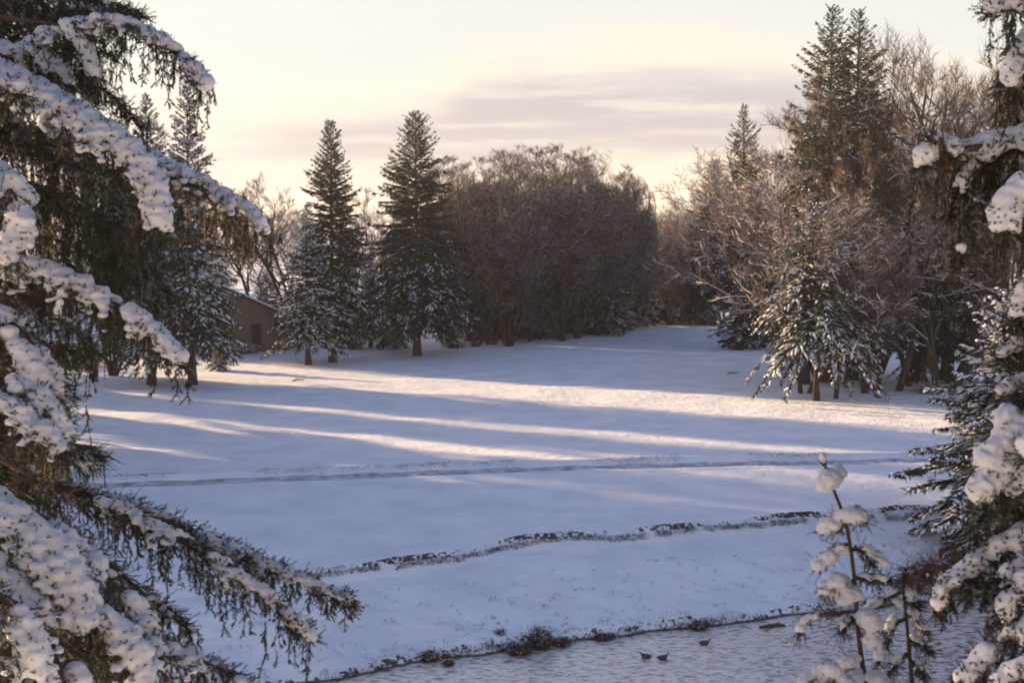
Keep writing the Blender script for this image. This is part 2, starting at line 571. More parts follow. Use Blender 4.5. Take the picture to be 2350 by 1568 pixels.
# ------------------------------------------------------------------ trees
def spruce(seed, h, r, base=1.5, nb=230, snow=.35, droop=.5, tw=.055, power=.85, dens=26, sag=0.0, stop=1.0):
    """crown blades, snow pads and trunk of one spruce"""
    g = np.random.RandomState(seed)
    zc = base + (h - base) * (np.linspace(0, .985, nb) ** 1.06)
    zc = zc + g.normal(size=nb) * h * .011 * (1 - np.linspace(0, 1, nb)) 
    frac = np.clip((zc - base) / (h - base), 0, 1)
    Ln = 1.28 * r * (1 - frac) ** power * g.uniform(.55, 1.10, nb) + .05
    Ln *= 1 + .14 * np.sin(np.linspace(0, 23, nb) + seed) * g.uniform(.3, 1, nb)
    Ln *= 1 - .25 * np.clip(.08 - frac, 0, .08) / .08
    azm = np.arange(nb) * 2.399 + g.normal(size=nb) * .35
    up = -.05 + 1.05 * frac ** 1.1 - sag + g.normal(size=nb) * .07
    dr = droop * (1 - frac * .7) * g.uniform(.7, 1.3, nb)
    hd = np.stack([np.cos(azm), np.sin(azm), np.zeros(nb)], 1)
    sd_ = np.stack([-np.sin(azm), np.cos(azm), np.zeros(nb)], 1)

    def spine(b, t):
        l = Ln[b]
        return np.stack([hd[b, 0] * l * t, hd[b, 1] * l * t, zc[b] + l * (up[b] * t - dr[b] * t * t + .16 * t ** 4)], 1)
    mbc, mbs, mbt = MB(), MB(), MB()
    # bough stems
    b = np.repeat(np.arange(nb), 3)
    t0 = np.tile([0, .33, .66], nb)
    prisms(mbc, spine(b, t0), spine(b, t0 + .33), .012 + .012 * Ln[b] * (1 - t0), .008 + .010 * Ln[b] * (.7 - t0).clip(0), 3, 1)
    cnt = (dens * (Ln / r) ** 1.1 + 6).astype(int)
    b = np.repeat(np.arange(nb), cnt)
    n = len(b)
    t = g.uniform(.10, 1.0, n) ** .8
    P = spine(b, t)
    side = g.choice([-1, 1], n)
    wd = Ln[b] * (.42 * (1.12 - t)) * g.uniform(.5, 1.1, n) + .12 * (1 - .75 * frac[b])
    D = (hd[b] * g.uniform(.5, 1.1, n)[:, None] + sd_[b] * (side * g.uniform(.4, 1.1, n))[:, None])
    D[:, 2] += g.normal(size=n) * .12 - .22 + (up[b] - 2 * dr[b] * t) * .5
    D = norm(D) * wd[:, None]
    w = tw * g.uniform(.8, 1.5, n) * (1 + wd * .6) * (1 - .5 * frac[b])
    blades(mbc, P, D, w * 1.6, g)
    # finer sprays along every side twig and hanging tassels
    for q in range(4):
        s = g.uniform(.15, 1, n)
        P2 = P + D * s[:, None]
        D2 = norm(D + g.normal(size=D.shape) * wd[:, None] * .55) * ((g.uniform(.10, .30, n) + .05 * wd) * (1 - .6 * frac[b]))[:, None]
        blades(mbc, P2, D2, w * 1.15, g)
    s = g.uniform(.1, 1, n)
    P2 = P + D * s[:, None]
    D2 = g.normal(size=D.shape) * .06
    D2[:, 2] = -g.uniform(.12, .42, n) * (1 - frac[b] * .6)
    blades(mbc, P2, D2, w * 1.3, g)
    # snow pads on top of the outer sprays
    if snow > 0:
        bf_ = np.where(g.uniform(size=nb) > .45, 1.35, .12) * np.clip((stop - frac) / .25, 0, 1) * 1.5
        keep = g.uniform(size=n) < snow * bf_[b]
        k = int(keep.sum())
        Pk, Dk, wk = P[keep], D[keep], wd[keep]
        s = g.uniform(.0, .5, k)
        c0 = Pk + Dk * s[:, None]
        dn = norm(Dk)
        l = wk * g.uniform(.5, 1.05, k)
        c1 = c0 + dn * l[:, None]
        sv = norm(np.cross(dn, np.array([[0, 0, 1.]]))) * (tw * g.uniform(.7, 1.9, k))[:, None]
        upv = np.array([[0, 0, 1.]]) * (tw * g.uniform(.6, 1.3, k))[:, None]
        mid = (c0 + c1) / 2
        drp = np.array([[0, 0, -1.]]) * .03
        Vt = np.stack([c0, mid + sv, c1 + drp, mid - sv, mid + upv, mid - upv * .25], 1).reshape(-1, 3)
        Fc = (np.arange(k) * 6)[:, None, None] + np.array([(0, 1, 4), (1, 2, 4), (2, 3, 4), (3, 0, 4), (1, 0, 5), (2, 1, 5), (3, 2, 5), (0, 3, 5)])[None]
        mbs.add(Vt, Fc.reshape(-1, 3))
    # trunk
    tz = np.linspace(-.5, h * .99, 9)
    tr = h * .0155 * (1 - np.clip(tz, 0, h) / h) + .012
    tr[0] *= 1.5
    tube(mbt, np.stack([g.normal(size=9) * .02, g.normal(size=9) * .02, tz], 1), tr, 8)
    return (mbc.mesh('crown', [M_NEEDLE, M_BARK]), mbs.mesh('snow', M_SNOW) if snow > 0 else None, mbt.mesh('trunk', M_BARK, True))


def bare(seed, h, r, stems=1, lift=.25, frost=.25, twm=None, kids=(9, 6, 6, 5), twl=1.0, spread=.9, tw=.022, trad=.0165):
    """bare deciduous tree grown level by level"""
    g = np.random.RandomState(seed)
    mbt, mbc = MB(), MB()
    # level 0: trunks
    O, D, Ln, R = [], [], [], []
    for k in range(stems):
        a_ = g.uniform(0, 6.28)
        s_ = 0 if stems == 1 else g.uniform(.2, .55)
        O.append((math.cos(a_) * .3 * (stems > 1), math.sin(a_) * .3 * (stems > 1), -.4))
        lean = g.uniform(.03, .10) if stems == 1 else g.uniform(.08, .30)
        D.append((math.cos(a_) * lean, math.sin(a_) * lean, 1))
        Ln.append(h * g.uniform(.70, .88))
        R.append(h * trad * (1 if stems == 1 else .62) * g.uniform(.8, 1.15))
    O, D, Ln, R = map(lambda q: np.array(q, float), (O, D, Ln, R))
    D = norm(D)
    level = 0
    ts = [0, .25, .5, .75, 1]
    while True:
        n = len(O)
        bend = g.normal(size=(n, 3)) * .16
        bend[:, 2] += .12 if level else 0
        bend2 = g.normal(size=(n, 3)) * .10

        def pt(t, idx=slice(None)):
            t = np.asarray(t, float).reshape(-1, 1)
            return O[idx] + (D[idx] * t + bend[idx] * t * t + bend2[idx] * np.sin(t * 6.0) * .5) * Ln[idx][:, None]
        tgt = mbt if level == 0 else mbc
        segs = ts if level < 3 else [0, .5, 1]
        for q in range(len(segs) - 1):
            A, B = pt(np.full(n, segs[q])), pt(np.full(n, segs[q + 1]))
            e = .78 if level < 2 else .8
            ra, rb = R * (1 - e * segs[q]), R * (1 - e * segs[q + 1])
            if level < 3:
                prisms(tgt, A, B, ra, rb, 7 if level == 0 else 4, 0)
            else:
                prisms(tgt, A, B, ra, rb, 3, 1)
            if level >= 1 and frost > 0:       # thin line of snow lying along the upper side
                kp = (g.uniform(size=n) < frost) & (np.abs(norm(B - A)[:, 2]) < .8)
                if kp.any():
                    off = np.array([[0, 0, 1.]]) * (ra[kp] * .9 + .006)[:, None]
                    prisms(mbc, A[kp] + off, B[kp] + off, ra[kp] * .7 + .016, rb[kp] * .7 + .012, 3, 2)
        if level == 4:
            break
        k = kids[level]
        idx = np.repeat(np.arange(n), k)
        lo = lift if level == 0 else .22
        t = np.tile((np.arange(k) + .5) / k, n) * (1 - lo) + lo + g.uniform(-.05, .05, len(idx))
        t = np.clip(t, lo, 1)
        On = pt(t, idx)
        par = norm(D[idx] + 2 * bend[idx] * t[:, None])
        rnd = g.normal(size=(len(idx), 3))
        rnd = norm(rnd - par * (rnd * par).sum(1, keepdims=True))
        Dn = norm(par * (.75 if level else .55) + rnd * spread * (1.0 if level == 0 else .85) + np.array([[0, 0, .28]]))
        if level == 0:
            rel = (t - lo) / (1 - lo)
            Lk = r * 1.05 * (1 - .45 * rel) * g.uniform(.75, 1.15, len(idx))
        elif level == 3:
            Lk = g.uniform(.35, .8, len(idx)) * twl
        else:
            Lk = Ln[idx] * (1.05 - .55 * t) * g.uniform(.42, .72, len(idx))
        Rk = np.maximum(R[idx] * (1 - .78 * t) * (.62 if level < 2 else .6), tw if level < 3 else tw * .8)
        if level == 3:
            Rk = np.full(len(idx), tw * .62)
        O, D, Ln, R = On, Dn, Lk, Rk
        level += 1
    return (mbc, mbt, g, twm or M_TWIG)


def bare_mesh(*a_, dome=0, **k_):
    h = a_[1]
    mbc, mbt, g, tm = bare(*a_, **k_)
    zmax = max(v[:, 2].max() for v in mbc.v)
    for lst in (mbc.v, mbt.v):
        for v in lst:
            v *= np.array([[1, 1, h / zmax]])
    if dome:
        c0 = np.array([0, 0, h * .5])
        sc0 = np.array([dome, dome, h * .5])
        for lst in (mbc.v, mbt.v):
            for v in lst:
                rel = (v - c0) / sc0
                rel[:, 2] = np.where(rel[:, 2] < 0, rel[:, 2] * .3, rel[:, 2])
                rho = np.linalg.norm(rel, axis=1)
                f = np.where(rho > .80, (.80 + .20 * np.tanh((rho - .80) / .35)) / np.maximum(rho, 1e-6), 1)
                v[:] = c0 + (v - c0) * f[:, None]
    return (mbc.mesh('branches', [M_BARK, tm, M_FROST]), None, mbt.mesh('trunk', M_BARK, True))


def plant(kind, meshes, x, y, label, cat, group, s=1.0, rz=0.0, sz=None, z=None, partname='crown'):
    e = link(kind, None, None, (x, y, gz(x, y) if z is None else z))
    e.rotation_euler = (0, 0, rz)
    e.scale = (s, s, sz or s)
    tag(e, label, cat, group)
    c, sn, t = meshes
    link('trunk', t, e)
    link(partname, c, e)
    if sn:
        link('snow', sn, e)
    return e


def place(kind, meshes, mh, xb, yb, yt, label, cat, group, rz=0.0, wide=1.0, partname='crown'):
    """stand a tree at the photo point (xb, yb) with its top at height yt"""
    p = on(xb, yb, 0)
    top = at(xb, yt, p[1])
    hh = top[2]
    s = hh / mh
    return plant(kind, meshes, p[0], p[1], label, cat, group, s * wide, rz, s, partname=partname)


# prototypes
SP_TALL = spruce(11, 20, 3.6, 3.4, 400, .20, .55, .060, .76, 34, stop=.5)
SP_WIDE = spruce(12, 20, 4.6, 3.4, 440, .22, .60, .060, .70, 38, stop=.42)
SP_SNOW = spruce(13, 16, 3.2, 2.6, 270, 2.0, .62, .065, .85, 24)
SP_LOW = spruce(14, 9, 2.8, .9, 150, 1.1, .70, .060, .75, 24)
SP_DARK = spruce(15, 22, 4.2, 4.4, 330, .30, .50, .065, .76, 28, stop=.6)
M_TWIG3 = mat('shaded grove twigs', (.070, .055, .044), (.125, .098, .078), 0.6, 0.9)  # darker twig copy, the grove's shade mixed into its colour
BR = [bare_mesh(21, 20, 6.0, 1, .28, .12, None, (10, 6, 6, 6)),
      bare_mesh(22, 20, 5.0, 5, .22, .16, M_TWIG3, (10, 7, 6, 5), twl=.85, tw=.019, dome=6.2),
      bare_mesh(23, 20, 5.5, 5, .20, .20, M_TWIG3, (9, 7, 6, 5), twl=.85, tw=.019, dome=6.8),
      bare_mesh(24, 18, 7.5, 2, .22, .34, M_TWIG2, (10, 6, 6, 5), spread=1.1, tw=.020),
      bare_mesh(25, 26, 6.5, 1, .35, .16, None, (13, 7, 6, 5), tw=.019)]

SPG, BRG = 'spruces around the snowy field', 'bare trees of the grove'
# --- left side
place('spruce_tree', SP_SNOW, 16, 350, 886, 212, 'snow dusted spruce with slim pointed top, just left of the taller snowy spruce', 'tree', SPG, .4, .82)
place('spruce_tree', SP_SNOW, 16, 442, 886, 193, 'tall snowy spruce with bare dark trunk, left of the tan house', 'tree', SPG, 2.1, .84)
place('spruce_tree', SP_LOW, 9, 505, 853, 775, 'low snowy spruce in front of the tan house wall', 'tree', SPG, 1.0, 1.3)
place('bare_tree', BR[0], 20, 222, 866, 250, 'bare tree with the thickest dark trunk at the left edge of the field', 'tree', 'bare trees at the left', 1.0, .8, 'branches')
place('bare_tree', BR[2], 20, 257, 864, 330, 'bare tree with slimmer trunk right beside the thick trunk at left', 'tree', 'bare trees at the left', 2.0, .8, 'branches')
for k, (xb, yb, yt, v) in enumerate([(560, 800, 400, 4), (610, 796, 385, 4), (655, 790, 400, 0), (480, 806, 370, 3), (400, 812, 330, 2), (320, 802, 350, 0), (240, 797, 330, 3), (150, 793, 300, 3), (700, 785, 420, 3), (845, 782, 400, 2)]):
    lab = ['slender sunlit bare tree rising over the house roof', 'open crowned bare tree just right of the house roof', 'thick twigged bare tree between the house and the small spruce',
           'spreading bare tree behind the tall snowy spruce at left', 'pale bare tree seen through the left spruces', 'bare tree behind the slim spruce top at left',
           'bare tree behind the thick dark trunk at left', 'bare tree farthest left behind the near boughs', 'bare tree hidden low behind the small snowy spruce', 'bare tree filling the gap between the two tall spruces'][k]
    place('bare_tree', BR[v], (20, 20, 20, 18, 26)[v], xb, yb, yt, lab, 'tree', 'bare trees at the left', k * 1.3, .9, 'branches')

for xb, yb, yt, lab in ((652, 798, 700, 'young snowy spruce just right of the house corner'), (612, 784, 625, 'young spruce behind the house roof'), (690, 792, 690, 'young spruce filling the gap right of the house')):
    place('spruce_tree', SP_LOW, 9, xb, yb, yt, lab, 'tree', SPG, xb * .1, 1.2)
# --- middle spruces
place('spruce_tree', SP_SNOW, 16, 708, 839, 468, 'smaller snowy spruce on a thin trunk, in front of the tall one', 'tree', SPG, .9, 1.08)
place('spruce_tree', SP_TALL, 20, 764, 832, 272, 'tall dark spruce with open layered top, left of the pair', 'tree', SPG, 0.3, .95)
place('spruce_tree', SP_WIDE, 20, 957, 816, 253, 'tall dense dark spruce, right of the pair, on a stout trunk', 'tree', SPG, 3.3, .92)
place('spruce_tree', SP_SNOW, 16, 850, 798, 590, 'snow laden spruce standing between the two tall spruces', 'tree', SPG, 4.0, 1.25)
place('spruce_tree', SP_LOW, 9, 900, 800, 640, 'small snowy spruce tucked against the dense dark spruce', 'tree', SPG, 4.6, 1.0)
place('spruce_tree', SP_LOW, 9, 800, 799, 650, 'low snowy spruce behind the smaller thin trunked spruce', 'tree', SPG, 5.6, 1.0)
place('spruce_tree', SP_SNOW, 16, 1040, 795, 560, 'snowy spruce against the left end of the bare grove', 'tree', SPG, 5.0, .9)

# --- rounded grove
front = [(1088, 799, 395, 1), (1128, 795, 335, 1), (1163, 797, 350, 2), (1292, 783, 318, 1), (1326, 777, 330, 2), (1375, 768, 362, 1), (1425, 758, 360, 1), (1462, 752, 400, 2)]
back = [(1030, 788, 328, 2), (1085, 784, 318, 1), (1145, 780, 306, 2), (1205, 776, 296, 2), (1235, 772, 284, 1), (1280, 768, 296, 1), (1330, 764, 300, 2), (1370, 760, 318, 1), (1405, 756, 340, 1), (1440, 752, 362, 2), (1474, 748, 400, 1), (1190, 768, 312, 1), (1060, 776, 340, 2), (1115, 770, 322, 1), (1165, 766, 312, 2), (1255, 764, 300, 2), (1305, 760, 308, 1), (1350, 756, 318, 2), (1390, 752, 336, 1), (1425, 750, 362, 2), (1460, 748, 388, 1)]
fl = ['bare multi stemmed tree at the left end of the rounded grove', 'bare thicket tree with dense upright stems, second in the grove from the left', 'bare tree on a short single trunk left of the dark gap in the grove',
      'bare tree with thickest dark stem cluster in the middle of the grove', 'bare grove tree with stems just right of the thickest cluster', 'bare tree in the right half of the rounded grove behind a dark spruce',
      'bare tree on the right shoulder of the grove', 'bare tree at the right end of the grove beside the far avenue']
for k, (xb, yb, yt, v) in enumerate(front):
    place('bare_tree', BR[v], (20, 20, 20, 18, 26)[v], xb, yb, yt, fl[k], 'tree', BRG, k * .9, min(.92, max(.32, (1520 - xb) / 135)), 'branches')
for k, (xb, yb, yt, v) in enumerate(back):
    place('bare_tree', BR[v], (20, 20, 20, 18, 26)[v], xb, yb, yt, 'bare tree in the back row of the rounded grove', 'tree', 'back row of the grove', k * 1.1 + .5, min(1.12, max(.32, (1520 - xb) / 135)), 'branches')
for k, (xb, yb, yt, wd, lab) in enumerate([(1215, 786, 640, 1.2, 'dark young spruce under the bare grove, left of the thick stems'), (1395, 766, 590, 1.1, 'snowy spruce under the right half of the grove'),
                                           (1255, 778, 680, 1.2, 'short dark spruce in the shaded middle of the grove'), (1420, 760, 640, 1.1, 'small spruce at the right foot of the grove')]):
    place('spruce_tree', SP_LOW if k != 0 else SP_DARK, 9 if k != 0 else 22, xb, yb, yt, lab, 'tree', SPG, k * 1.0, wd)

for k in range(22):
    g_ = random.Random(k + 50)
    xb = 1070 + k * 16
    place('spruce_tree', SP_LOW if k % 3 else SP_DARK, 9 if k % 3 else 22, xb, 782 - k * 1.5, 640 + g_.uniform(-40, 50), 'young spruce filling the shade under the rounded grove', 'tree', 'young spruces inside the grove', k * 1.3, 1.25)
# --- far avenue in the gap
for k, (xb, yb, yt, wd, lab) in enumerate([(1498, 742, 590, 1.3, 'small far spruce, leftmost across the end of the avenue'), (1545, 740, 560, 1.3, 'small far spruce with snow in the middle of the avenue end'),
                                           (1590, 740, 600, 1.4, 'squat snowy far spruce, right of the avenue end'), (1637, 744, 363, .9, 'pointed spruce standing clear above the low bare trees'),
                                           (1470, 748, 640, 1.3, 'tiny dark spruce beside the grove at the avenue end'), (1625, 742, 640, 1.2, 'tiny snowy spruce under the pointed spruce')]):
    place('spruce_tree', SP_WIDE if k == 3 else SP_LOW, 20 if k == 3 else 9, xb, yb, yt, lab, 'tree', SPG, k * 1.7, wd)
for k, (xb, yb, yt, v) in enumerate([(1450, 750, 520, 2), (1482, 745, 480, 3), (1515, 738, 468, 2), (1548, 735, 475, 3), (1580, 736, 460, 2), (1610, 738, 440, 3), (1535, 745, 560, 2)]):
    place('bare_tree', BR[v], (20, 20, 20, 18, 26)[v], xb, yb, yt, 'far bare tree closing the end of the avenue', 'tree', 'bare trees at the end of the avenue', k * 2.1, 1.0, 'branches')

# --- right side
place('spruce_tree', SP_DARK, 22, 1700, 800, 236, 'narrow spruce with pointed top rising left of the tall pair', 'tree', SPG, .2, .75)
place('spruce_tree', SP_LOW, 9, 1712, 800, 610, 'low blue shaded snowy spruce at the field edge on the right', 'tree', SPG, 2.2, 1.35)
place('spruce_tree', SP_DARK, 22, 1893, 880, 12, 'tallest spruce, left of the twin tops at right', 'tree', SPG, 1.2, 1.02)
place('spruce_tree', SP_DARK, 22, 1955, 874, 18, 'second tallest spruce, right of the twin tops', 'tree', SPG, 3.9, .98)
place('spruce_tree', SP_DARK, 22, 1848, 885, 250, 'dark spruce under the left shoulder of the twin tops', 'tree', SPG, 0.7, .9)
place('spruce_tree', SP_DARK, 22, 1992, 880, 190, 'dark spruce under the right shoulder of the twin tops', 'tree', SPG, 5.7, .9)
place('spruce_tree', SP_DARK, 22, 2009, 898, 300, 'dark spruce on a stout trunk right of the twin tops', 'tree', SPG, 2.9, 1.0)
place('spruce_tree', SP_DARK, 22, 2100, 878, 340, 'dark shaded spruce deep in the right wood', 'tree', SPG, 5.1, 1.1)
place('spruce_tree', SP_WIDE, 20, 2180, 880, 380, 'dark spruce behind the near right boughs', 'tree', SPG, 5.7, 1.1)
rt = [(2185, 890, 50, 4, 1.1, 'tall grey bare tree behind the hanging snowy boughs'), (2275, 880, 60, 4, 1.1, 'tall bare tree between the hanging boughs and the frame edge'), (2345, 890, 20, 4, 1.1, 'tallest bare tree at the very right edge'),
      (1843, 905, 330, 3, 1.1, 'broad snowy twigged bare tree leaning out left of the tall spruces'), (1918, 918, 330, 0, .8, 'bare tree with the thickest sunlit trunk before the tall spruces'),
      (1665, 742, 430, 3, 1.2, 'low reddish bare tree on a short trunk at the left of the right wood'), (1740, 800, 330, 3, 1.0, 'reddish bare tree in front of the narrow spruce'),
      (1790, 850, 300, 3, 1.0, 'frosted bare tree left of the sunlit trunks'), (2058, 901, 130, 0, .9, 'bare tree on a slim dark trunk in the right wood'),
      (2125, 880, 30, 4, 1.15, 'tall open crowned bare tree against the sky at right'), (2215, 868, 70, 4, 1.0, 'tall bare tree right of the open crowned one'),
      (2320, 860, 120, 4, 1.0, 'bare tree at the right edge behind the near spruce'), (2170, 872, 190, 3, 1.1, 'thick frosted bare tree deep in the right wood'),
      (1985, 905, 420, 2, .8, 'low frosted bare tree between the dark trunks at right'), (2090, 890, 210, 3, 1.1, 'frosted bare tree beside the dark shaded spruce'), (2160, 905, 330, 3, 1.0, 'frosted bare tree just left of the snow laden spruce'),
      (2280, 895, 150, 0, 1.2, 'dense bare tree near the right frame edge'), (1870, 870, 360, 2, .9, 'fine twigged bare tree before the twin tops'), (1800, 790, 200, 2, .9, 'slender bare tree showing over the left shoulder of the wood'), (1745, 775, 330, 2, .9, 'thin bare tree left of the narrow pointed spruce'),
      (2260, 880, 300, 3, 1.2, 'broad bare tree behind the hanging snowy boughs at right'), (2010, 860, 240, 2, 1.0, 'bare tree mixed with the dark spruces at right'),
      (2350, 890, 250, 3, 1.0, 'bare tree at the right frame edge'), (2440, 880, 60, 4, 1.0, 'tall bare tree just beyond the right edge')]
for k, (xb, yb, yt, v, wd, lab) in enumerate(rt):
    place('bare_tree', BR[v], (20, 20, 20, 18, 26)[v], xb, yb, yt, lab, 'tree', 'bare trees of the right wood', k * 1.9, wd, 'branches')
SNAG = spruce(31, 13, 3.9, 4.3, 190, 1.6, .95, .055, .55, 26, .12, stop=1.3)
place('spruce_tree', SNAG, 13, 1873, 924, 475, 'snow hung spruce with drooping boughs and slim pale trunk at the field corner', 'tree', SPG, 2.0, 1.0)
SP_NEAR = spruce(32, 11, 3.3, .6, 330, 3.4, .75, .052, .60, 60, .08, stop=1.4)
place('spruce_tree', SP_NEAR, 11, 2345, 1215, 590, 'snow laden spruce at right on the bank with low boughs reaching the path', 'tree', SPG, 2.0, 1.25)
for k in range(66):      # wood that closes the view behind everything
    g_ = random.Random(k)
    x_ = -170 + k * 5.6 + g_.uniform(-3, 3)
    y_ = 242 + (k % 3) * 13 + g_.uniform(-5, 5)
    v = (3, 0, None)[k % 3]
    if .070 < x_ / y_ < .165:
        plant('bare_tree', BR[3], x_ * 1.2, y_ * 1.2, 'bare tree in the far wood closing the view', 'tree', 'far wood behind the field', g_.uniform(.9, 1.0), g_.uniform(0, 6), partname='branches')
    elif v is None or k % 2:
        plant('spruce_tree', SP_DARK if k % 4 else SP_LOW, x_, y_, 'spruce in the far wood closing the view', 'tree', 'far spruces behind the field', g_.uniform(.45, .65) * (1 if k % 4 else 2), g_.uniform(0, 6))
    else:
        plant('bare_tree', BR[v], x_, y_, 'bare tree in the far wood closing the view', 'tree', 'far wood behind the field', g_.uniform(.8, 1.0), g_.uniform(0, 6), partname='branches')


# ------------------------------------------------------------------ trees left of the frame whose shadows stripe the snow
def band(c, t):           # c: distance across the sunbeams, t: distance towards the sun
    n_ = (math.sin(-SUN_AZ) * 0 + .5, .8660)
    s_ = (-.8660, .5)
    return n_[0] * c + s_[0] * t, n_[1] * c + s_[1] * t


ROW = [(c_, 66 + 6 * (q % 3), 0, 1.5) for q, c_ in enumerate((26, 30, 33.5, 37, 40.5, 44, 47.5, 51, 53.6))] + [(c_, 84, 0, 1.45) for c_ in (28, 32, 35.5, 39, 42.5, 46, 49.5, 52.5, 54.2)] + [
       (57.0, 92, 0, 1.3), (59.5, 80, 0, 1.3), (67.0, 92, 0, 1.25), (72.0, 126, 4, 1.3), (81.4, 130, 4, 1.3), (63.6, 112, 4, 1.3), (76.6, 104, 0, 1.05), (77.0, 122, 0, 1.1), (85.4, 112, 0, 1.2)] + [
       (c_, c_ * 1.33, 0, 1.45) for c_ in (107, 111, 116, 120.5, 125, 130, 135.5, 141, 147, 153, 160)]
for k, (c, t, kd, sc_) in enumerate(ROW):
    x_, y_ = band(c, t)
    ms, nm, pn = ((SP_TALL, 'spruce_tree', 'crown'), (SP_DARK, 'spruce_tree', 'crown'), (BR[0], 'bare_tree', 'branches'), None, (BR[4], 'bare_tree', 'branches'))[kd]
    plant(nm, ms, x_, y_, 'tree of the row beyond the left edge that stripes the field with shade', 'tree', 'row of trees beyond the left edge', sc_, k * 1.3, partname=pn)

exec_marker = 0


for k, (x_, y_) in enumerate([(-9, -5), (-3, -9), (4, -8), (10, -3), (-15, -1), (16, 1), (0, -16), (9, -14), (-10, -14)]):  # unseen spruces, added to keep skylight off the near snow
    plant('spruce_tree', SP_DARK, x_, y_, 'unseen spruce added behind the viewpoint to block skylight', 'tree', 'unseen spruces added to block skylight', .75 + .1 * (k % 3), k * 1.1)


# ------------------------------------------------------------------ house
def box(mb, lo, hi, mi=0):
    x0, y0, z0 = lo
    x1, y1, z1 = hi
    V = [(x0, y0, z0), (x1, y0, z0), (x1, y1, z0), (x0, y1, z0), (x0, y0, z1), (x1, y0, z1), (x1, y1, z1), (x0, y1, z1)]
    mb.add(V, [(0, 2, 1), (0, 3, 2), (4, 5, 6), (4, 6, 7), (0, 1, 5), (0, 5, 4), (1, 2, 6), (1, 6, 5), (2, 3, 7), (2, 7, 6), (3, 0, 4), (3, 4, 7)], mi)


hb = on(632, 806, 0)
S = hb[1] / F                       # metres per photo pixel there
house = link('house', None, None, (hb[0], hb[1], gz(hb[0], hb[1])))
house.rotation_euler = (0, 0, math.radians(25))
tag(house, 'tan walled house with snowy gable roof behind the left spruces', 'house')
M_WALL = mat('tan stucco', (.17, .125, .095), (.21, .155, .115), 1.0, .9, .3, 12)
M_ROOF = mat('dark fascia', (.05, .035, .03), (.08, .055, .045), 3, .8)
M_GLASS = mat('dark glass', (.015, .018, .022), None, rough=.1, spec=.6)
w_, hw, dep = 11.0, 4.1, 5.0
mb = MB()
box(mb, (-w_, 0, -.3), (0, dep, hw))
rz_ = hw + 2.6
mb.add([(-w_, 0, hw), (0, 0, hw), (-w_ / 2, 0, rz_), (-w_, dep, hw), (0, dep, hw), (-w_ / 2, dep, rz_)], [(0, 1, 2), (3, 5, 4), (0, 2, 5), (0, 5, 3), (1, 4, 5), (1, 5, 2)])
link('wall', mb.mesh('wall', M_WALL), house)


def slab(mb, x0, z0, x1, z1, th, y0, y1):
    dx, dz = x1 - x0, z1 - z0
    l_ = math.hypot(dx, dz)
    nx_, nz_ = -dz / l_ * th, dx / l_ * th
    if nz_ < 0:
        nx_, nz_ = -nx_, -nz_
    V = [(x0, y0, z0), (x1, y0, z1), (x1 + nx_, y0, z1 + nz_), (x0 + nx_, y0, z0 + nz_)]
    V += [(p[0], y1, p[2]) for p in V]
    mb.add(V, [(0, 1, 2), (0, 2, 3), (4, 6, 5), (4, 7, 6), (0, 4, 5), (0, 5, 1), (1, 5, 6), (1, 6, 2), (2, 6, 7), (2, 7, 3), (3, 7, 4), (3, 4, 0)])


mb, ms_ = MB(), MB()
for sg in (1, -1):
    xe = 0.55 if sg == 1 else -w_ - .55
    ze = hw - 2.6 / 5.5 * .55 + .03
    slab(mb, -w_ / 2, rz_ + .03, xe, ze, .16, -.6, dep + .6)
    slab(ms_, -w_ / 2, rz_ + .20, xe, ze + .17, .16, -.58, dep + .58)
rf = link('roof', mb.mesh('roof', M_ROOF), house)
link('snow', ms_.mesh('snow', M_SNOW), rf)
for (x0, z0, x1, z1) in ((-2.55, .7, -1.5, 2.9), (-6.2, 1.0, -4.6, 2.6)):
    mb = MB()
    box(mb, (x0, -.05, z0), (x1, -.012, z0 + .09)), box(mb, (x0, -.05, z1 - .09), (x1, -.012, z1))
    box(mb, (x0, -.05, z0 + .09), (x0 + .09, -.012, z1 - .09)), box(mb, (x1 - .09, -.05, z0 + .09), (x1, -.012, z1 - .09))
    wn = link('window', mb.mesh('window', M_ROOF), house)
    mb = MB()
    box(mb, (x0 + .09, -.03, z0 + .09), (x1 - .09, -.014, z1 - .09))
    link('pane', mb.mesh('pane', M_GLASS), wn)
mb = MB()
box(mb, (-.42, -.20, -.3), (-.04, -.004, hw - .25))
link('corner_post', mb.mesh('corner_post', mat('brown timber', (.16, .09, .055), (.22, .13, .08), 4, .85)), house)


